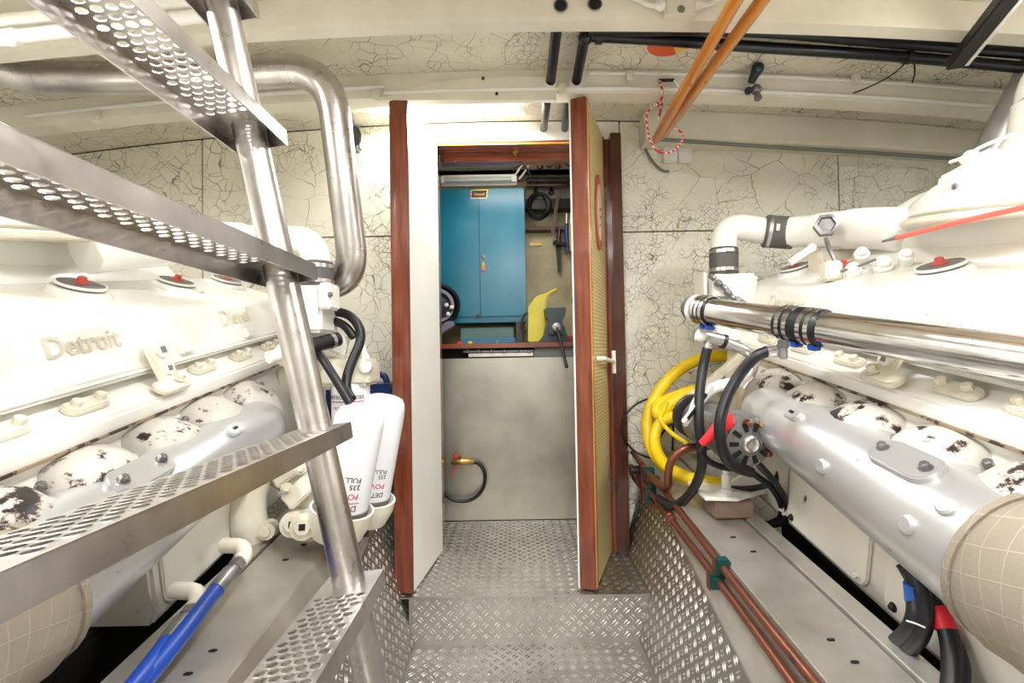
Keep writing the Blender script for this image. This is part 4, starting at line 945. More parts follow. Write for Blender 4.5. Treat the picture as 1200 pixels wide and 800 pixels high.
# hoses by the filters
lh = 'black hoses behind the oil filters'
hose('rubber_hose', [(374, 366, 1.70), (392, 365, 1.68), (410, 370, 1.66), (421, 384, 1.65), (422, 400, 1.64), (414, 420, 1.62), (407, 440, 1.60), (406, 456, 1.58), (412, 468, 1.56)], .0155, 'rubber', 'outer black hose curving over beside the hanging fuel filter', 'hose', lh)
hose('rubber_hose', [(372, 375, 1.69), (390, 376, 1.67), (404, 382, 1.66), (415, 395, 1.655)], .0145, 'rubber', 'short inner black hose under the outer curved hose', 'hose', lh)
hose('rubber_hose', [(364, 411, 1.56), (376, 418, 1.55), (388, 436, 1.53), (398, 452, 1.52), (410, 472, 1.51)], .0135, 'rubber', 'straight black hose crossing down to the filters', 'hose', lh)
hose('rubber_hose', [(437, 530, 1.62), (437, 560, 1.60), (434, 580, 1.58), (430, 602, 1.56)], .0145, 'rubber', 'black hose hanging right of the farther oil filter', 'hose', lh)
# blue hydraulic hoses
for pts, lab in (([(264, 678, 1.12), (246, 700, 1.06), (222, 732, .98), (190, 772, .90), (140, 832, .80), (20, 985, .62), (-220, 1290, .45)], 'blue hydraulic hose leaving the upper port of the left engine'),
                 ([(208, 737, .98), (192, 758, .93), (168, 790, .86), (120, 850, .76), (10, 1000, .60), (-240, 1340, .43)], 'blue hydraulic hose leaving the lower port of the left engine')):
    t = thing('hydraulic_hose', lab, 'hose', P(*pts[-1]), 'blue hydraulic hoses')
    part('hose', MB().tube(catmull(PS(pts), 6), .0165, 16), 'blue_hose', t)
    p0, p1 = P(*pts[0]), P(*pts[1]); dd = (p1 - p0).normalized()
    part('crimp_sleeve', MB().lathe(p0 + dd * .03, -dd, [(.018, -.01), (.019, .0), (.019, .05), (.014, .055), (.014, .066)], 16), 'grey_metal', t)
    part('hex_nut', MB().lathe(p0 - dd * .035, -dd, [(.018, 0), (.018, .022), (.012, .026), (.012, .034)], 6), 'grey_metal', t)
    part('port_elbow', MB().tube(catmull([p0 - dd * .06, p0 - dd * .085, p0 - dd * .10 + V((-.02, .01, .01)), p0 - dd * .10 + V((-.07, .02, .01))], 4), .018, 14), 'engine_cream', t)
# copper lines, left, with clips and a valve
copper_lines(-1, .505, 'copper pipes along the left bearer', [(-.015, 1.36, 1.78, 'upper copper pipe along the left bearer'), (-.055, 1.36, 1.78, 'lower copper pipe along the left bearer')])
clip(-1, .50, 1.60, -.012, 'green clip on the upper copper pipe of the left bearer', 'green clips left')
clip(-1, .49, 1.61, -.055, 'green clip on the lower copper pipe of the left bearer', 'green clips left')
clip(-1, .48, 1.78, .045, 'green clip behind the blue handled valve', 'green clips left')
bv = thing('ball_valve', 'brass ball valve with a blue handle beside the door', 'valve', P(448, 590, 1.70))
part('valve_body', MB().tube(PS([(438, 586, 1.68), (445, 584, 1.69), (450, 583, 1.70), (456, 581, 1.71)]), [.012, .018, .018, .012], 12), 'brass', bv)
part('valve_handle', MB().obox(P(458, 583, 1.68), (.016, 0, .003), (0, .006, 0), (0, 0, .008)), 'handle_blue', bv, bevel=.003)
part('valve_pipe', MB().tube(PS([(437, 590, 1.68), (441, 574, 1.70), (452, 566, 1.75)]), .011, 10), 'copper', bv)

# ================================================================== LADDER
YL0, YL1 = .95, .30
sa, sb_ = P(438, 812, YL0), P(254, -20, YL0)
sd = (sb_ - sa); 
def stile_at(z): t = (z - sa.z) / sd.z; return sa + sd * t
lad = thing('ladder', 'stainless steel ladder with perforated treads leaning over the left engine', 'ladder', (stile_at(0).x, YL0, 0))
for yy in (YL0, YL1):
    q0, q1 = stile_at(.002), stile_at(2.03); q0.y = q1.y = yy
    part('stile', MB().cyl(q0, q1, .0295, n=32), 'stainless', lad)
    part('foot_plate', MB().box((q0.x - .05, yy - .045, .001), (q0.x + .05, yy + .045, .007)), 'stainless', lad)
def tread(xc, zt_, holes):
    Wt, Ht, th = .106, .031, .0012; y0, y1 = YL1 - .03, YL0 + .036
    TT = M4.Translation((xc, 0, zt_)) @ M4.Rotation(R(-7), 4, 'Y') @ M4.Translation((-xc, 0, -zt_))
    b = MB(TT)
    cw, ch = .0192, .0165; ncol = 5; mg = (Wt - ncol * cw) / 2
    ya, yb = y0 + .07, y1 - .092; nrow = int((yb - ya) / ch); ch = (yb - ya) / nrow
    def slab(xa, xb, y_a, y_b):
        b.box((xc + xa, y_a, zt_ - th), (xc + xb, y_b, zt_))
    slab(-Wt / 2, Wt / 2, y0, ya); slab(-Wt / 2, Wt / 2, yb, y1); slab(-Wt / 2, -Wt / 2 + mg, ya, yb); slab(Wt / 2 - mg, Wt / 2, ya, yb)
    K = 8
    for i in range(nrow):
        sh = cw / 2 if i % 2 else 0; n = ncol - (1 if i % 2 else 0); ym = ya + (i + .5) * ch
        if sh:
            slab(-Wt / 2 + mg, -Wt / 2 + mg + sh, ya + i * ch, ya + (i + 1) * ch); slab(Wt / 2 - mg - sh, Wt / 2 - mg, ya + i * ch, ya + (i + 1) * ch)
        for j in range(n):
            xm = xc - Wt / 2 + mg + sh + (j + .5) * cw
            ou = [(1, 0), (1, 1), (0, 1), (-1, 1), (-1, 0), (-1, -1), (0, -1), (1, -1)]
            vs = [(xm + a * cw / 2, ym + c * ch / 2, zt_) for a, c in ou] + [(xm + .0076 * math.cos(R(45 * k)), ym + .0070 * math.sin(R(45 * k)), zt_ + .0008) for k in range(K)] + \
                 [(xm + .0076 * math.cos(R(45 * k)), ym + .0070 * math.sin(R(45 * k)), zt_ - th) for k in range(K)] + [(xm + a * cw / 2, ym + c * ch / 2, zt_ - th) for a, c in ou]
            fs = []
            for k in range(K):
                l = (k + 1) % K
                fs += [(k, l, 8 + l, 8 + k), (8 + k, 8 + l, 16 + l, 16 + k), (16 + k, 16 + l, 24 + l, 24 + k)]
            b.add(vs, fs)
    t = part('tread', b, 'stainless', lad, smooth=30)
    e = MB(TT).box((xc - Wt / 2, y0, zt_ - Ht), (xc - Wt / 2 + .003, y1, zt_ - .0005)).box((xc + Wt / 2 - .003, y0, zt_ - Ht), (xc + Wt / 2, y1, zt_ - .0005))
    e.box((xc - Wt / 2, y1 - .003, zt_ - Ht), (xc + Wt / 2, y1, zt_ - .0005)).box((xc - Wt / 2, y0, zt_ - Ht), (xc + Wt / 2, y0 + .003, zt_ - .0005))
    part('tread_flange', e, 'stainless', t)
for zr in (-.72, -.425, -.137, .176, .446, .705):
    z = CZ + zr; tread(stile_at(z).x + .004, z, True)

# ================================================================== DECKHEAD PIPES, CABLES AND STOWED GEAR
sp = thing('coolant_pipe', 'welded stainless pipe bending down from the deckhead at the left', 'pipe', P(400, 330, 1.62))
pth = arc_path([P(-60, 30, 1.48), P(18, 93, 1.55), P(190, 92, 1.60), P(386, 80, 1.60), P(417, 337, 1.70), P(330, 330, 1.76)], .15, 10)
part('pipe', MB().tube(pth, .0505, 32), 'stainless', sp)
for q in ((53, 92, 1.565), (341, 83, 1.60), (399, 124, 1.61), (411, 290, 1.70)):
    k = min(range(1, len(pth) - 1), key=lambda k: (pth[k] - P(*q)).length)
    part('weld_bead', MB().ring(pth[k], pth[k + 1] - pth[k - 1], .0495, .006, .0022, 32), 'stainless', sp)
wc = 'white conduits at the top left'
for a, b, lab in (((-30, 28), (262, -2), 'upper white conduit under the deckhead at the far left'), ((-30, 49), (262, 16), 'lower white conduit under the deckhead at the far left')):
    single('conduit', MB().cyl(P(a[0], a[1], 1.30), P(b[0], b[1], 1.30), .0165, n=16), 'plastic_white', lab, 'conduit', wc)
cl = thing('conduit_clamp', 'white clamp on the lower conduit at the left edge', 'clamp', P(14, 42, 1.29))
part('clamp_band', MB().ring(P(16, 44, 1.30), P(100, 35, 1.30) - P(16, 44, 1.30), .016, .03, .006, 18), 'plastic_white', cl)
part('clamp_ear', MB().obox(P(5, 51, 1.29), (.03, 0, 0), (0, .006, 0), (0, 0, .006)), 'plastic_white', cl, bevel=.002)
# cables clipped along the beams
def along(y, dz, x0, x1, r, m, name, lab, cat, grp=None, n=24):
    return single(name, MB().tube([(x, y, zc(x) + dz) for x in xs(x0, x1, n)], r, 8), m, lab, cat, grp)
along(1.793, -.052, -1.75, -.45, .008, 'white_paint', 'cable', 'cream painted cable along the far beam left of the door', 'cable', 'painted cables on the beams')
along(1.793, -.075, -.45, 2.1, .008, 'white_paint', 'cable', 'lower cream painted cable along the far beam right of the door', 'cable', 'painted cables on the beams')
along(1.793, -.018, .3, 2.1, .006, 'white_paint', 'cable', 'upper cream painted cable along the far beam right of the door', 'cable', 'painted cables on the beams')
along(1.62, -.03, .72, 2.0, .006, 'white_paint', 'cable', 'thin white cable under the black pipes at the right', 'cable')
for px, py in ((110, 138), (441, 112), (659, 105), (738, 90), (1003, 93)):
    c = P(px, py, 1.785)
    rt = thing('cable_clip', {110: 'cable clip near the left end of the far beam', 441: 'cable clip beside the left door leaf top', 659: 'cable clip between the two black pipe sleeves', 738: 'cable clip left of the wooden poles', 1003: 'cable clip right of the wooden poles'}[px], 'clip', c, 'cable clips on the far beam')
    part('clip_body', MB().obox(c, (.012, 0, 0), (0, .012, 0), (0, 0, .018)), 'beam_paint', rt, bevel=.004)
    part('clip_tab', MB().obox(c + V((0, .004, .018)), (.017, 0, 0), (0, .004, 0), (0, 0, .008)), 'beam_paint', rt, bevel=.002)
# junction box on the near beam
jb = thing('junction_box', 'cream junction box on the near deck beam', 'box', P(795, 12, 1.385))
c = P(796, 9, 1.385)
part('box_body', MB().obox(c, (.042, 0, 0), (0, .014, 0), (0, 0, .03)), 'beam_paint', jb, bevel=.003)
part('box_hole', MB().lathe(c + V((0, -.0145, -.014)), (0, -1, 0), [(.011, 0), (.011, .001)], 16), 'plastic_grey', jb)
for s in (-1, 1):
    part('cable_gland', MB().lathe(c + V((s * .042, 0, .006)), (s, 0, 0), [(.014, 0), (.014, .014), (.011, .016), (.011, .026)], 10), 'plastic_white', jb)
    part('cable', MB().tube(catmull([c + V((s * .066, 0, .006)), c + V((s * .09, 0, .010)), c + V((s * .13, 0, .03)), c + V((s * .2, .01, .05))], 4), .006, 8), 'white_paint', jb)
# black pipes
bp = 'black pipes under the deckhead'
p1 = thing('black_pipe', 'lower black pipe running right under the deckhead with an elbow', 'pipe', P(900, 55, 1.62), bp)
part('pipe', MB().tube(catmull(PS([(686, 42, 1.585), (760, 46, 1.585), (900, 56, 1.59), (1050, 66, 1.60), (1240, 83, 1.60)]), 4), .0175, 16), 'black_pipe', p1)
part('pipe_joint', MB().ring(P(702, 43, 1.585), (1, 0, -.05), .0165, .022, .006, 18), 'dark_metal', p1)
part('elbow', MB().ell(P(686, 44, 1.585), .024, .024, .024), 'black_pipe', p1)
part('down_pipe', MB().tube(PS([(685, 45, 1.585), (675, 98, 1.80)]), .0175, 16), 'black_pipe', p1)
single('black_pipe', MB().tube(catmull(PS([(690, 36, 1.55), (800, 36, 1.55), (900, 38, 1.55), (1050, 51, 1.575), (1240, 66, 1.59)]), 4), .0165, 16), 'black_pipe', 'upper black pipe running right under the deckhead', 'pipe', bp)
single('black_pipe', MB().tube(PS([(653, 26, 1.47), (645, 98, 1.80)]), .0175, 16), 'black_pipe', 'short black pipe going back to the far beam', 'pipe', bp)
for a, b, lab in (((641, 118, 1.88), (637, 152, 2.215), 'left black pipe entering the panel over the door'), ((665, 116, 1.88), (662, 152, 2.215), 'right black pipe entering the panel over the door')):
    single('black_pipe', MB().tube(PS([a, b]), .0165, 16), 'black_pipe', lab, 'pipe', bp)
for px in (645, 675):
    sl = thing('pipe_sleeve', 'cream sleeve round the %s black pipe at the far beam' % ('left' if px == 645 else 'right'), 'sleeve', P(px, 100, 1.79), 'pipe sleeves at the far beam')
    part('sleeve_plate', MB().obox(P(px, 96, 1.79), (.027, 0, 0), (0, .006, 0), (0, 0, .025)), 'beam_paint', sl, bevel=.005)
    part('sleeve_collar', MB().ring(P(px, 96, 1.782), (0, -1, .05), .0178, .016, .004, 18), 'beam_paint', sl)
# coloured plastic disc held between pipe and deckhead
dc = thing('plastic_disc', 'orange and yellow plastic disc tucked behind the black pipes', 'disc', P(785, 48, 1.66))
cc_ = V((P(785, 46, 1.64).x, 1.622, zc(.53) - .004)); uz = V((.03, 0, -1)).normalized(); du, dv = V((1, 0, .03)).normalized(), V((0, 1, 0))
def sector(a0, a1, r0, r1, h=.006):
    n = 10; an = [R(a0 + (a1 - a0) * i / n) for i in range(n + 1)]
    return MB().prism([(r1 * math.cos(t), r1 * math.sin(t)) for t in an] + [(r0 * math.cos(t), r0 * math.sin(t)) for t in an[::-1]], cc_, du, dv, uz * h)
for a0, a1, m in ((62, 190, 'orange_plastic'), (190, 235, 'red_paint'), (-25, 62, 'foil_yellow'), (235, 290, 'ink_blue'), (290, 335, 'red_paint')):
    part('disc_sector', sector(a0, a1, .004, .080), m, dc)
part('disc_rim', MB().ring(cc_ + uz * .003, uz, .080, .008, .004, 40), 'plastic_white', dc)
# wooden poles
wpg = 'stowed wooden poles'
for a, b, r, lab in (((862, 0, 1.22), (768, 165, 1.98), .018, 'left varnished wooden pole stowed under the deckhead'), ((893, 0, 1.22), (775, 160, 1.97), .018, 'right varnished wooden pole stowed under the deckhead')):
    q0, q1 = P(*a), P(*b); dd = (q0 - q1).normalized(); q0 = q0 + dd * .75
    pr = thing('wooden_pole', lab, 'pole', q1, wpg)
    part('pole', MB().tube([q0, q1 + dd * .02, q1], [r, r, r * .7], 16), 'varnish_orange', pr)
    part('pole_stud', MB().lathe(q1.lerp(q0, .28) + V((0, 0, -r)), (0, -.2, -1), [(.005, -.002), (.005, .003), (.002, .004)], 8), 'brass', pr)
# red and white cord with its eyelets
cd = thing('cord', 'red and white cord looped round the pole ends', 'cord', P(778, 178, 1.9))
part('cord_loop', MB().tube(catmull(PS([(773, 95, 1.785), (776, 106, 1.784), (774, 120, 1.82), (766, 124, 1.86), (758, 134, 1.88), (759, 150, 1.89), (763, 167, 1.89), (773, 178, 1.88), (786, 178, 1.87), (797, 169, 1.86), (800, 158, 1.86), (792, 150, 1.87), (780, 146, 1.88), (772, 142, 1.88), (774, 130, 1.86), (776, 121, 1.83)]), 5), .0045, 8), 'cord_red_white', cd)
part('cord_knot', MB().ell(P(770, 122, 1.835), .014, .009, .009, 10, 6), 'cord_red_white', cd)
part('white_cord', MB().tube(catmull(PS([(790, 94, 1.785), (795, 102, 1.785), (792, 118, 1.84), (783, 135, 1.90), (790, 142, 1.92), (785, 148, 1.93)]), 5), .0035, 8), 'rope_white', cd)
part('eyelet_strip', MB().obox(P(781, 94, 1.79), (.028, 0, 0), (0, .004, 0), (0, 0, .004)), 'ink', cd)
# switch box and its cable
sw = thing('switch_box', 'white double switch box on the bulkhead below the poles', 'switch', P(793, 192, 2.18))
for px in (785, 802):
    c = P(px, 181, 2.188); o = part('switch_plate', MB().obox(c, (.031, 0, 0), (0, .011, 0), (0, 0, .038)), 'plastic_white', sw, bevel=.004)
    part('switch_rocker', MB().obox(c + V((.016, -.013, .0)), (.006, 0, 0), (0, .003, 0), (0, 0, .008)), 'plastic_white', o, bevel=.001)
part('switch_plug', MB().obox(P(793, 168, 2.17), (.008, 0, 0), (0, .012, 0), (0, 0, .018)), 'ink', sw, bevel=.002)
hose('cable', [(757, 132, 2.14), (754, 150, 2.17), (756, 172, 2.19), (764, 188, 2.19), (775, 199, 2.19), (784, 201, 2.19)], .0055, 'plastic_grey', 'grey cable curving down the bulkhead left of the switch box', 'cable')
single('conduit', MB().tube(PS([(768, 163, 2.09), (900, 172, 2.09), (1020, 179, 2.09), (1135, 187, 2.09)]), .008, 10), 'plastic_grey', 'thin grey conduit along the foot of the boxed beam', 'conduit')
# hose tap on the far beam
tp_ = thing('hose_tap', 'black tap with a blue cap on the far deck beam', 'tap', P(885, 112, 1.77))
part('tap_grip', MB().tube(PS([(880, 97, 1.76), (884, 88, 1.75), (888, 80, 1.74), (889, 77, 1.74)]), [.012, .016, .021, .019], 14), 'rubber', tp_)
part('tap_cap', MB().lathe(P(889, 80, 1.728), V((.1, -1, .5)), [(.010, -.006), (.010, .003), (.006, .004)], 14), 'blue_tray', tp_)
part('tap_body', MB().ell(P(886, 105, 1.765), .019, .018, .019), 'grey_metal', tp_)
part('tap_inlet', MB().cyl(P(877, 107, 1.795), P(877, 106, 1.75), .013, n=12).cyl(P(877, 106, 1.77), P(886, 105, 1.77), .010, n=12), 'rubber', tp_)
part('tap_spout', MB().lathe(P(886, 108, 1.762), V((.05, -.4, -1)), [(.010, 0), (.010, .02), (.013, .022), (.013, .032), (.008, .033)], 12), 'grey_metal', tp_)
# wire tied on the black pipe
wr = thing('tie_wire', 'thin dark wire knotted round the black pipe', 'wire', P(1060, 100, 1.58))
part('wire_end', MB().tube(catmull(PS([(1000, 109, 1.56), (1016, 103, 1.56), (1040, 91, 1.57), (1058, 77, 1.58), (1064, 67, 1.578)]), 4), .0024, 6), 'ink', wr)
part('wire_end', MB().tube(catmull(PS([(1064, 67, 1.578), (1071, 75, 1.575), (1072, 86, 1.57), (1069, 97, 1.57)]), 4), .0024, 6), 'ink', wr)
part('wire_knot', MB().ring(P(1064, 67, 1.60), (1, 0, -.08), .018, .014, .0035, 16), 'ink', wr)
# black bar with one white side, stowed at the right
q1, q0 = P(1118, 76, 1.48), P(1188, -12, 1.20); dd = (q0 - q1).normalized(); q0 = q0 + dd * .6
bb = thing('stowed_bar', 'black bar with one white side stowed under the deckhead at the right', 'bar', q1)
part('bar', MB().bar(q0, q1, .042, .030), 'dark_metal', bb, bevel=.003)
uu = dd.cross(V((0, 0, 1))).normalized(); uu = uu if uu.x > 0 else -uu
part('white_strip', MB().bar(q0 + uu * .026 - V((0, 0, .010)), q1 + uu * .026 - V((0, 0, .010)) + dd * .01, .010, .010), 'plastic_white', bb)
# exhaust riser at the right edge, red hose over the right engine
er = thing('riser_pipe', 'grey riser pipe leaning up to the deckhead at the right edge', 'pipe', P(1150, 205, 1.70))
part('pipe', MB().tube(PS([(1142, 225, 1.70), (1170, 165, 1.66), (1222, 70, 1.60)]), .054, 24), 'riser_grey', er)
part('pipe_collar', MB().ring(P(1160, 186, 1.68), P(1222, 70, 1.60) - P(1142, 225, 1.70), .053, .03, .006, 24), 'riser_grey', er)
rr_ = thing('red_hose', 'thin red hose slanting across the top of the right engine', 'hose', P(1050, 280, 1.3))
part('hose', MB().tube(catmull(PS([(1050, 279, 1.25), (1100, 266, 1.12), (1150, 254, 1.0), (1230, 236, .86)]), 4), .0058, 10), 'rope_red', rr_)
part('hose_tip', MB().tube(PS([(1034, 283, 1.28), (1052, 278, 1.245)]), [.003, .006], 10), 'grey_metal', rr_)
# small grey fitting on the bulkhead beside the silver pipe
em = thing('bulkhead_lamp', 'small dark grey lamp on the bulkhead behind the silver pipe', 'lamp', P(415, 178, 2.17))
c = P(414, 163, 2.17)
part('lamp_base', MB().obox(c, (.034, 0, 0), (0, .028, 0), (0, 0, .055)), 'plastic_grey', em, bevel=.01)
part('lamp_lens', MB().prism([(-.03, -.03), (.0, -.045), (.03, -.03), (.034, .01), (.02, .045), (-.02, .045)], c + V((.012, -.028, -.004)), (1, 0, 0), (0, 0, 1), (0, -.012, 0)), 'dark_metal', em, bevel=.004)

# ================================================================== STORE ROOM: BENCH, CABINET AND TOOLS
zbt = P(600, 402, 2.58).z
wb = thing('workbench', 'workbench with mahogany edge and grey steel front beyond the doorway', 'workbench', (.05, 2.8, .17))
part('worktop', MB().box((-.95, 2.57, zbt - .022), (1.05, 3.12, zbt)), 'wood_block', wb, bevel=.002)
part('worktop_edge', MB().box((-.95, 2.548, zbt - .024), (1.05, 2.57, zbt + .002)), 'mahogany_x', wb, bevel=.003)
zp1 = P(600, 419, 2.59).z
part('front_panel', MB().box((-.95, 2.59, .172), (1.05, 2.60, zp1)), 'dull_steel', wb, bevel=.002)
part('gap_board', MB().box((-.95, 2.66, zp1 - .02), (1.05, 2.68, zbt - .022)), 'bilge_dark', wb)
part('drawer_front', MB().box((P(626, 410, 2.59).x, 2.592, zp1 + .002), (.45, 2.61, zbt - .026)), 'plastic_grey', wb, bevel=.002)
rl = part('tool_rail', MB().cyl(P(543, 412, 2.585), P(625, 411, 2.585), .007, n=10), 'grey_metal', wb)
for px in (548, 561, 576, 591, 606, 620):
    part('rail_hook', MB().lathe(P(px, 411.5, 2.575), (0, -1, 0), [(.009, -.006), (.010, .002), (.005, .008)], 10), 'grey_metal', rl)
part('rail_strip', MB().box((P(549, 415, 2.59).x, 2.592, P(560, 418, 2.59).z), (P(625, 415, 2.59).x, 2.60, P(560, 414, 2.59).z)), 'stainless', wb)
# wall cabinet
YC = 2.86; x0, x1 = P(503, 300, YC).x, P(615.5, 300, YC).x; z0, z1 = P(560, 378, YC).z, P(560, 221, YC).z
cb = thing('wall_cabinet', 'blue steel wall cabinet with two doors above the bench', 'cabinet', ((x0 + x1) / 2, 3.0, z0))
part('cabinet_body', MB().box((x0, YC, z0), (x1, 3.14, z1)), 'cabinet_blue', cb, bevel=.004)
xm = P(561.5, 300, YC).x; zd0, zd1 = P(560, 371, YC).z, P(560, 233, YC).z
d1 = part('cabinet_door', MB().box((P(515, 300, YC).x, YC - .010, zd0), (xm - .004, YC, zd1)), 'cabinet_blue', cb, bevel=.003)
d2 = part('cabinet_door', MB().box((xm + .004, YC - .014, zd0), (P(608.5, 300, YC).x, YC, zd1)), 'cabinet_blue', cb, bevel=.003)
part('door_overlap', MB().box((xm - .018, YC - .015, zd0), (xm + .002, YC - .008, zd1)), 'cabinet_blue', d1, bevel=.001)
for px, py in ((513, 300),):
    part('door_gap', MB().box((xm + .002, YC - .012, zd0), (xm + .0045, YC - .002, zd1)), 'hole_dark', cb)
part('latch', MB().box((xm - .02, YC - .02, zd0 - .006), (xm + .004, YC - .012, zd0 + .012)), 'dark_metal', d1, bevel=.001)
lk = part('door_lock', MB().lathe(P(566.5, 301, YC - .012), (0, -1, 0), [(.008, -.004), (.009, .006), (.004, .008)], 12), 'brass', d2)
part('lock_tag', MB().obox(P(566.5, 312, YC - .018), (.009, 0, 0), (0, .002, 0), (0, 0, .026)), 'orange_plastic', lk, bevel=.001)
part('tag_face', MB().obox(P(566.5, 310, YC - .021), (.007, 0, 0), (0, .0008, 0), (0, 0, .014)), 'handle_yellow', lk)
c = P(561.5, 227.5, YC - .001)
pq = part('name_plate', MB().prism([(-.052, -.026), (.042, -.026), (.05, -.01), (.046, 0), (.054, .026), (-.042, .026), (-.05, .008), (-.046, 0)], c, (1, 0, 0), (0, 0, 1), (0, -.003, 0)), 'brass', cb)
part('plate_field', MB().prism([(-.046, -.02), (.038, -.02), (.044, -.006), (.04, 0), (.046, .02), (-.038, .02), (-.044, .006), (-.041, 0)], c + V((0, -.003, 0)), (1, 0, 0), (0, 0, 1), (0, -.001, 0)), 'ink', pq)
part('plate_lettering', text_mb('Naoud', .023, .0004, flat(c + V((0, -.0045, -.008)), (1, 0, 0), (0, 0, 1)), 0, 'CENTER'), 'brass', pq)
# unlit tube lamp over the cabinet
batten('fluorescent_lamp', P(561, 211, 2.86), (1, 0, 0), .44, 'unlit fluorescent lamp on the beam above the blue cabinet', 0, lit=False, wd=.06, down=V((0, -1, -.25)).normalized())
# things on the bench
def bz(px, y): return V((P(px, 400, y).x, y, zbt + .001))
t_ = bz(554, 2.76); single('storage_tray', MB().box((P(544, 390, 2.76).x, 2.70, zbt + .001), (P(604, 390, 2.76).x, 2.80, zbt + .034)), 'blue_tray', 'blue tray on the bench under the cabinet', 'tray', bevel=.005)
single('storage_tray', MB().box((P(540, 390, 2.90).x, 2.88, zbt + .001), (P(602, 390, 2.90).x, 3.05, P(560, 384, 2.9).z)), 'green_tray', 'pale green crate behind the blue tray', 'tray', bevel=.006)
for i, (px, m) in enumerate(((551, 'funnel_yellow'), (582, 'green_tray'), (538, 'red_boot'))):
    single('bottle_cap', MB().lathe(bz(px, 2.66), (0, 0, 1), [(.012, 0), (.014, .003), (.013, .012), (.006, .015)], 12), m, ('yellow', 'pale green', 'red')[i] + ' small cap lying on the bench edge', 'cap')
single('bench_post', MB().box((P(605, 390, 2.82).x, 2.80, zbt + .001), (P(612, 390, 2.82).x, 2.84, z0 - .002)), 'dark_metal', 'dark post between bench and cabinet', 'post')
# grinder-like motor at the left of the bench
mo = thing('bench_motor', 'black and grey round motor standing on the bench behind the left door leaf', 'motor', bz(520, 2.70))
mc = P(511, 358, 2.70)
part('housing', MB().lathe(mc + V((0, .06, 0)), (.25, -1, .1), [(.08, 0), (.115, .02), (.118, .06), (.10, .075), (.092, .06), (.088, .03), (.02, .03)], 28), 'rubber', mo)
part('ring', MB().ring(mc + V((.008, -.01, 0)), (.25, -1, .1), .074, .02, .018, 28), 'purple_grey', mo)
part('hub', MB().lathe(mc + V((0, .03, 0)), (.25, -1, .1), [(.055, 0), (.05, .03), (.02, .035)], 20), 'dark_metal', mo)
part('side_plate', MB().prism([(.02, -.09), (.07, -.05), (.10, -.02), (.085, .01), (.05, .0)], mc + V((0, -.02, 0)), (1, 0, 0), (0, 0, 1), (0, .03, 0)), 'rubber', mo, bevel=.003)
for a, b in ((.088, -.012), (.068, -.048), (.06, .0)):
    part('plate_screw', MB().lathe(mc + V((a, -.022, b)), (0, -1, 0), [(.010, 0), (.011, .004), (.006, .007)], 12), 'plastic_white', mo)
part('stand', MB().prism([(-.12, -.12), (.0, -.17), (.10, -.11), (.09, -.085), (-.12, -.085)], mc + V((0, -.01, 0)), (1, 0, 0), (0, 0, 1), (0, .08, 0)), 'purple_grey', mo, bevel=.004)
part('stand_foot', MB().box((mc.x - .10, 2.69, zbt + .001), (mc.x + .02, 2.77, mc.z - .12)), 'dark_metal', mo, bevel=.004)
# yellow funnel jug
fj = thing('funnel_jug', 'yellow plastic jug with a slanting spout on the bench', 'jug', bz(628, 2.74))
jx = P(628, 390, 2.74).x; k_ = 2.74 / FPX
def J(px, py): p = P(px, py, 2.74); return (p.x, p.z)
body = [J(618.5, 401), (J(638, 401)[0], zbt + .001), J(639, 372), J(641, 352), J(643.5, 347), J(655, 340), J(653, 336.5), J(640, 344), J(628, 347), J(619, 360)]
body[0] = (body[0][0], zbt + .001)
part('jug_body', MB().prism(body, (0, 2.70, 0), (1, 0, 0), (0, 0, 1), (0, .085, 0)), 'funnel_yellow', fj, bevel=.018)
part('jug_handle', MB().tube(catmull([V((J(618, 366)[0], 2.74, J(618, 366)[1])), V((J(613, 372)[0], 2.74, J(613, 372)[1])), V((J(612, 384)[0], 2.74, J(612, 384)[1])), V((J(618, 388)[0], 2.74, J(618, 388)[1]))], 5), .008, 10), 'dark_metal', fj)
# bench vise
vs_ = thing('bench_vise', 'dark grey bench vise on the bench edge', 'vise', bz(652, 2.62))
vx = P(651, 390, 2.60).x
def Z(py, y=2.6): return P(650, py, y).z
part('vise_base', MB().prism([(-.09, zbt + .001), (.085, zbt + .001), (.06, zbt + .04), (.045, Z(380)), (-.045, Z(380)), (-.06, zbt + .04)], (vx, 2.60, 0), (1, 0, 0), (0, 0, 1), (0, .16, 0)), 'vise_grey', vs_, bevel=.005)
part('vise_jaw', MB().prism([(-.055, Z(361)), (.055, Z(361)), (.05, Z(370)), (.035, Z(376)), (.038, Z(392)), (-.038, Z(392)), (-.035, Z(376)), (-.05, Z(370))], (vx, 2.57, 0), (1, 0, 0), (0, 0, 1), (0, .06, 0)), 'vise_grey', vs_, bevel=.004)
part('vise_jaw', MB().prism([(-.055, Z(361)), (.055, Z(361)), (.045, Z(374)), (-.045, Z(374))], (vx, 2.65, 0), (1, 0, 0), (0, 0, 1), (0, .05, 0)), 'vise_grey', vs_, bevel=.004)
part('vise_screw', MB().lathe((vx, 2.575, Z(384)), (0, -1, 0), [(.018, -.02), (.018, .03), (.022, .032), (.022, .055), (.012, .057)], 16), 'grey_metal', vs_)
part('vise_handle', MB().tube([V((vx, 2.525, Z(384))), P(657, 400, 2.50), P(664, 429, 2.47)], .0075, 10).ell(P(664, 429, 2.47), .010, .010, .010, 10, 6), 'dark_metal', vs_)
for i, (px, m, lab) in enumerate(((668, 'red_boot', 'red plug lying right of the vise'), (674, 'red_paint', 'dull red cap lying at the right end of the bench'))):
    single('plug', MB().lathe(bz(px, 2.66), (0, .2, 1), [(.014, 0), (.018, .01), (.016, .03), (.006, .036)], 10), m, lab, 'plug')
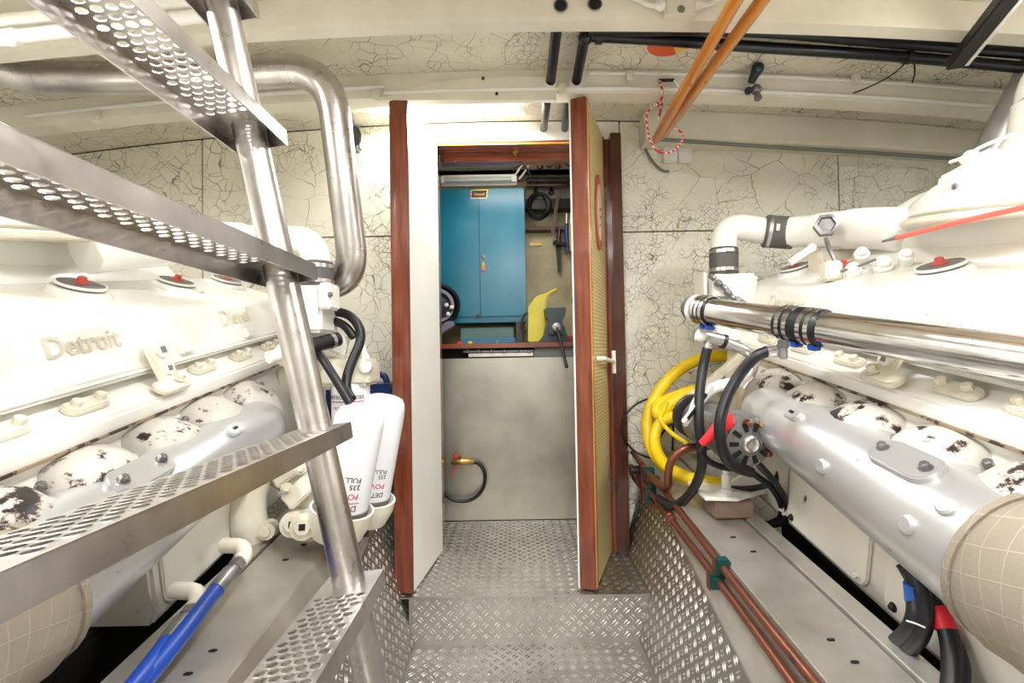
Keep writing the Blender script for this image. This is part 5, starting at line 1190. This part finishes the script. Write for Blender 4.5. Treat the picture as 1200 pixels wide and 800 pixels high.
# tools on the store wall
YW = 3.12
single('backing_sheet', MB().box((P(617, 330, YW).x, 3.135, P(640, 402, YW).z), (P(700, 330, YW).x, 3.149, P(640, 272, YW).z)), 'backroom_wall', 'pale stained backing sheet on the store wall behind the tools', 'sheet')
tr_ = single('tool_rack', MB().box((P(616, 250, 3.08).x, 3.05, P(640, 246, 3.08).z), (P(700, 250, 3.08).x, 3.14, P(640, 233, 3.08).z)), 'dark_metal', 'dark shelf rack on the store wall', 'rack', bevel=.003)
single('tool_rack', MB().box((P(616, 270, 3.08).x, 3.06, P(640, 270, 3.08).z), (P(700, 270, 3.08).x, 3.14, P(640, 266, 3.08).z)), 'wood_block', 'narrow tool strip below the dark rack', 'rack', bevel=.002)
b = MB()
for i in range(4):
    c = P(630.5 + (i % 2) * 2, 242 - i * .8, 3.03 - i * .006)
    b.tube([c + V((.062 * math.cos(t), 0, (.078 - i * .004) * math.sin(t))) for t in [2 * math.pi * k / 24 for k in range(24)]], .011, 8, closed=True)
single('cable_coil', b, 'rubber', 'coil of black cable hanging right of the blue cabinet', 'cable')
fl_ = thing('file', 'long flat file hanging on the store wall', 'file', P(652, 322, 3.1))
part('file_blade', MB().prism([(-.018, 0), (.018, 0), (.010, -.20), (-.006, -.20)], P(654, 281, 3.10), (1, 0, 0), (0, 0, 1), (0, .008, 0)), 'dark_metal', fl_)
part('file_handle', MB().tube(PS([(655, 268, 3.10), (654, 282, 3.10)]), [.016, .012], 10), 'wood_block', fl_)
st = thing('steel_strap', 'rusty steel strip hanging beside the black cable coil', 'strap', P(649, 275, 3.04))
part('strip', MB().bar(P(655, 222, 3.03), P(647, 276, 3.03), .006, .022, up=(1, 0, .1)), 'wood_block', st)
hm = thing('hammer', 'small hammer hanging below the rack', 'hammer', P(655, 286, 3.06))
part('hammer_head', MB().cyl(P(648, 284, 3.06), P(664, 287, 3.06), .013, n=12), 'dark_metal', hm)
part('hammer_shaft', MB().cyl(P(656, 268, 3.06), P(655, 286, 3.06), .009, n=10), 'mahogany_dark', hm)
for px, m, lab in ((664, 'handle_blue', 'blue handled screwdriver on the store wall'), (669, 'handle_yellow', 'yellow handled screwdriver on the store wall')):
    sdv = thing('screwdriver', lab, 'screwdriver', P(px, 290, 3.08), 'screwdrivers')
    part('handle', MB().tube(PS([(px, 262, 3.07), (px, 268, 3.07), (px + .5, 286, 3.07), (px + 1, 294, 3.07)]), [.012, .017, .014, .016], 12), m, sdv)
    part('shank', MB().cyl(P(px, 250, 3.07), P(px, 264, 3.07), .004, n=8), 'stainless', sdv)
hk = thing('wall_socket', 'small brass strip on the store wall', 'strip', P(628, 287, 3.13)); part('strip', MB().box((P(621, 286, 3.13).x, 3.125, P(628, 288, 3.13).z), (P(635, 286, 3.13).x, 3.14, P(628, 284, 3.13).z)), 'brass', hk)
for i, px in enumerate((633, 654)):
    single('down_pipe', MB().tube(PS([(px, 165, 2.80), (px, 197, 2.82)]), .019, 12), 'mahogany_dark', ('left', 'right')[i] + ' brown pipe end hanging under the store deckhead', 'pipe', 'brown pipe ends in the store')
for i, px in enumerate((628, 646)):
    single('rack_hook', MB().lathe(P(px, 225, 3.04), (0, -.4, -1), [(.012, -.03), (.016, 0), (.018, .012), (.008, .02)], 10), 'mahogany_dark', ('left', 'right')[i] + ' dark knob above the black cable coil', 'hook', 'dark knobs on the store rack')
part('rack_number', text_mb('9', .05, .0004, flat(P(659, 228, 3.03), (1, 0, 0), (0, 0, 1)), .0008), 'brass', tr_)
part('rack_number', text_mb('5', .05, .0004, flat(P(617, 227, 3.03), (1, 0, 0), (0, 0, 1)), .0008), 'brass', tr_)
part('rack_board', MB().box((P(616, 225, 3.045).x, 3.04, P(640, 233, 3.045).z), (P(700, 225, 3.045).x, 3.05, P(640, 217, 3.045).z)), 'plastic_grey', tr_)
single('shelf_pipe', MB().cyl(P(617, 211, 2.98), P(700, 211, 2.98), .014, n=10), 'dark_metal', 'upper dark pipe across the store wall', 'pipe', 'pipes across the store wall')
single('shelf_pipe', MB().cyl(P(617, 217, 2.99), P(700, 216, 2.99), .012, n=10), 'mahogany_dark', 'lower brown pipe across the store wall', 'pipe', 'pipes across the store wall')
for i, (pts, m) in enumerate((([(604, 205, 2.84), (610, 196, 2.84), (618, 188, 2.85), (626, 184, 2.85), (640, 182, 2.86)], 'rope_white'), ([(608, 210, 2.86), (616, 200, 2.86), (622, 190, 2.86), (630, 186, 2.86)], 'plastic_white'),
                     ([(601, 200, 2.85), (606, 196, 2.85), (615, 195, 2.85), (621, 204, 2.85), (622, 210, 2.85)], 'rubber'), ([(606, 191, 2.87), (616, 186, 2.87), (626, 184, 2.87), (640, 186, 2.87), (648, 190, 2.87), (644, 196, 2.87), (638, 190, 2.87)], 'rubber'), ([(650, 186, 2.87), (658, 190, 2.87), (666, 194, 2.87), (676, 194, 2.87)], 'rubber'))):
    hose('wire', pts, .006, m, ('pale wire curling up from the unlit lamp', 'second pale wire beside the unlit lamp', 'black wire bent beside the lamp end', 'black wire looped between the brown pipe ends', 'short black wire right of the brown pipe ends')[i], 'wire', 'wires under the store deckhead', 4, 8)
hose('hook_strap', [(674, 352, 3.1), (672, 346, 3.1), (671, 354, 3.1), (673, 362, 3.1)], .005, 'dark_metal', 'small dark hook on the store wall beside the door', 'hook')
# drain valve and hose on the steel front
dv_ = thing('drain_valve', 'brass drain valve with red handle on the steel bench front', 'valve', P(540, 550, 2.57))
part('valve_body', MB().tube(PS([(529, 541, 2.565), (536, 541, 2.56), (544, 541, 2.56), (552, 541, 2.565)]), [.012, .016, .016, .011], 12).cyl(P(531, 541, 2.60), P(531, 541, 2.56), .010, n=10), 'brass', dv_)
part('valve_stem', MB().cyl(P(539, 540, 2.555), P(539, 533, 2.55), .006, n=8), 'brass', dv_)
part('valve_knob', MB().ell(P(534, 535, 2.55), .013, .010, .010, 10, 6), 'red_boot', dv_)
part('valve_lever', MB().bar(P(536, 545, 2.545), P(529, 557, 2.545), .008, .006), 'red_boot', dv_)
part('drain_hose', MB().tube(catmull(PS([(552, 541, 2.565), (561, 543, 2.555), (568, 554, 2.55), (567, 570, 2.55), (558, 582, 2.55), (545, 587, 2.55), (530, 585, 2.55), (519, 576, 2.55), (512, 566, 2.56)]), 5), .009, 10), 'rubber', dv_)
part('hose_nut', MB().cyl(P(550, 541, 2.565), P(556, 541.5, 2.56), .012, n=8), 'brass', dv_)
part('panel_stud', MB().lathe(P(678.5, 574, 2.58), (0, -1, 0), [(.009, -.01), (.010, .006), (.004, .01)], 10), 'red_boot', wb)
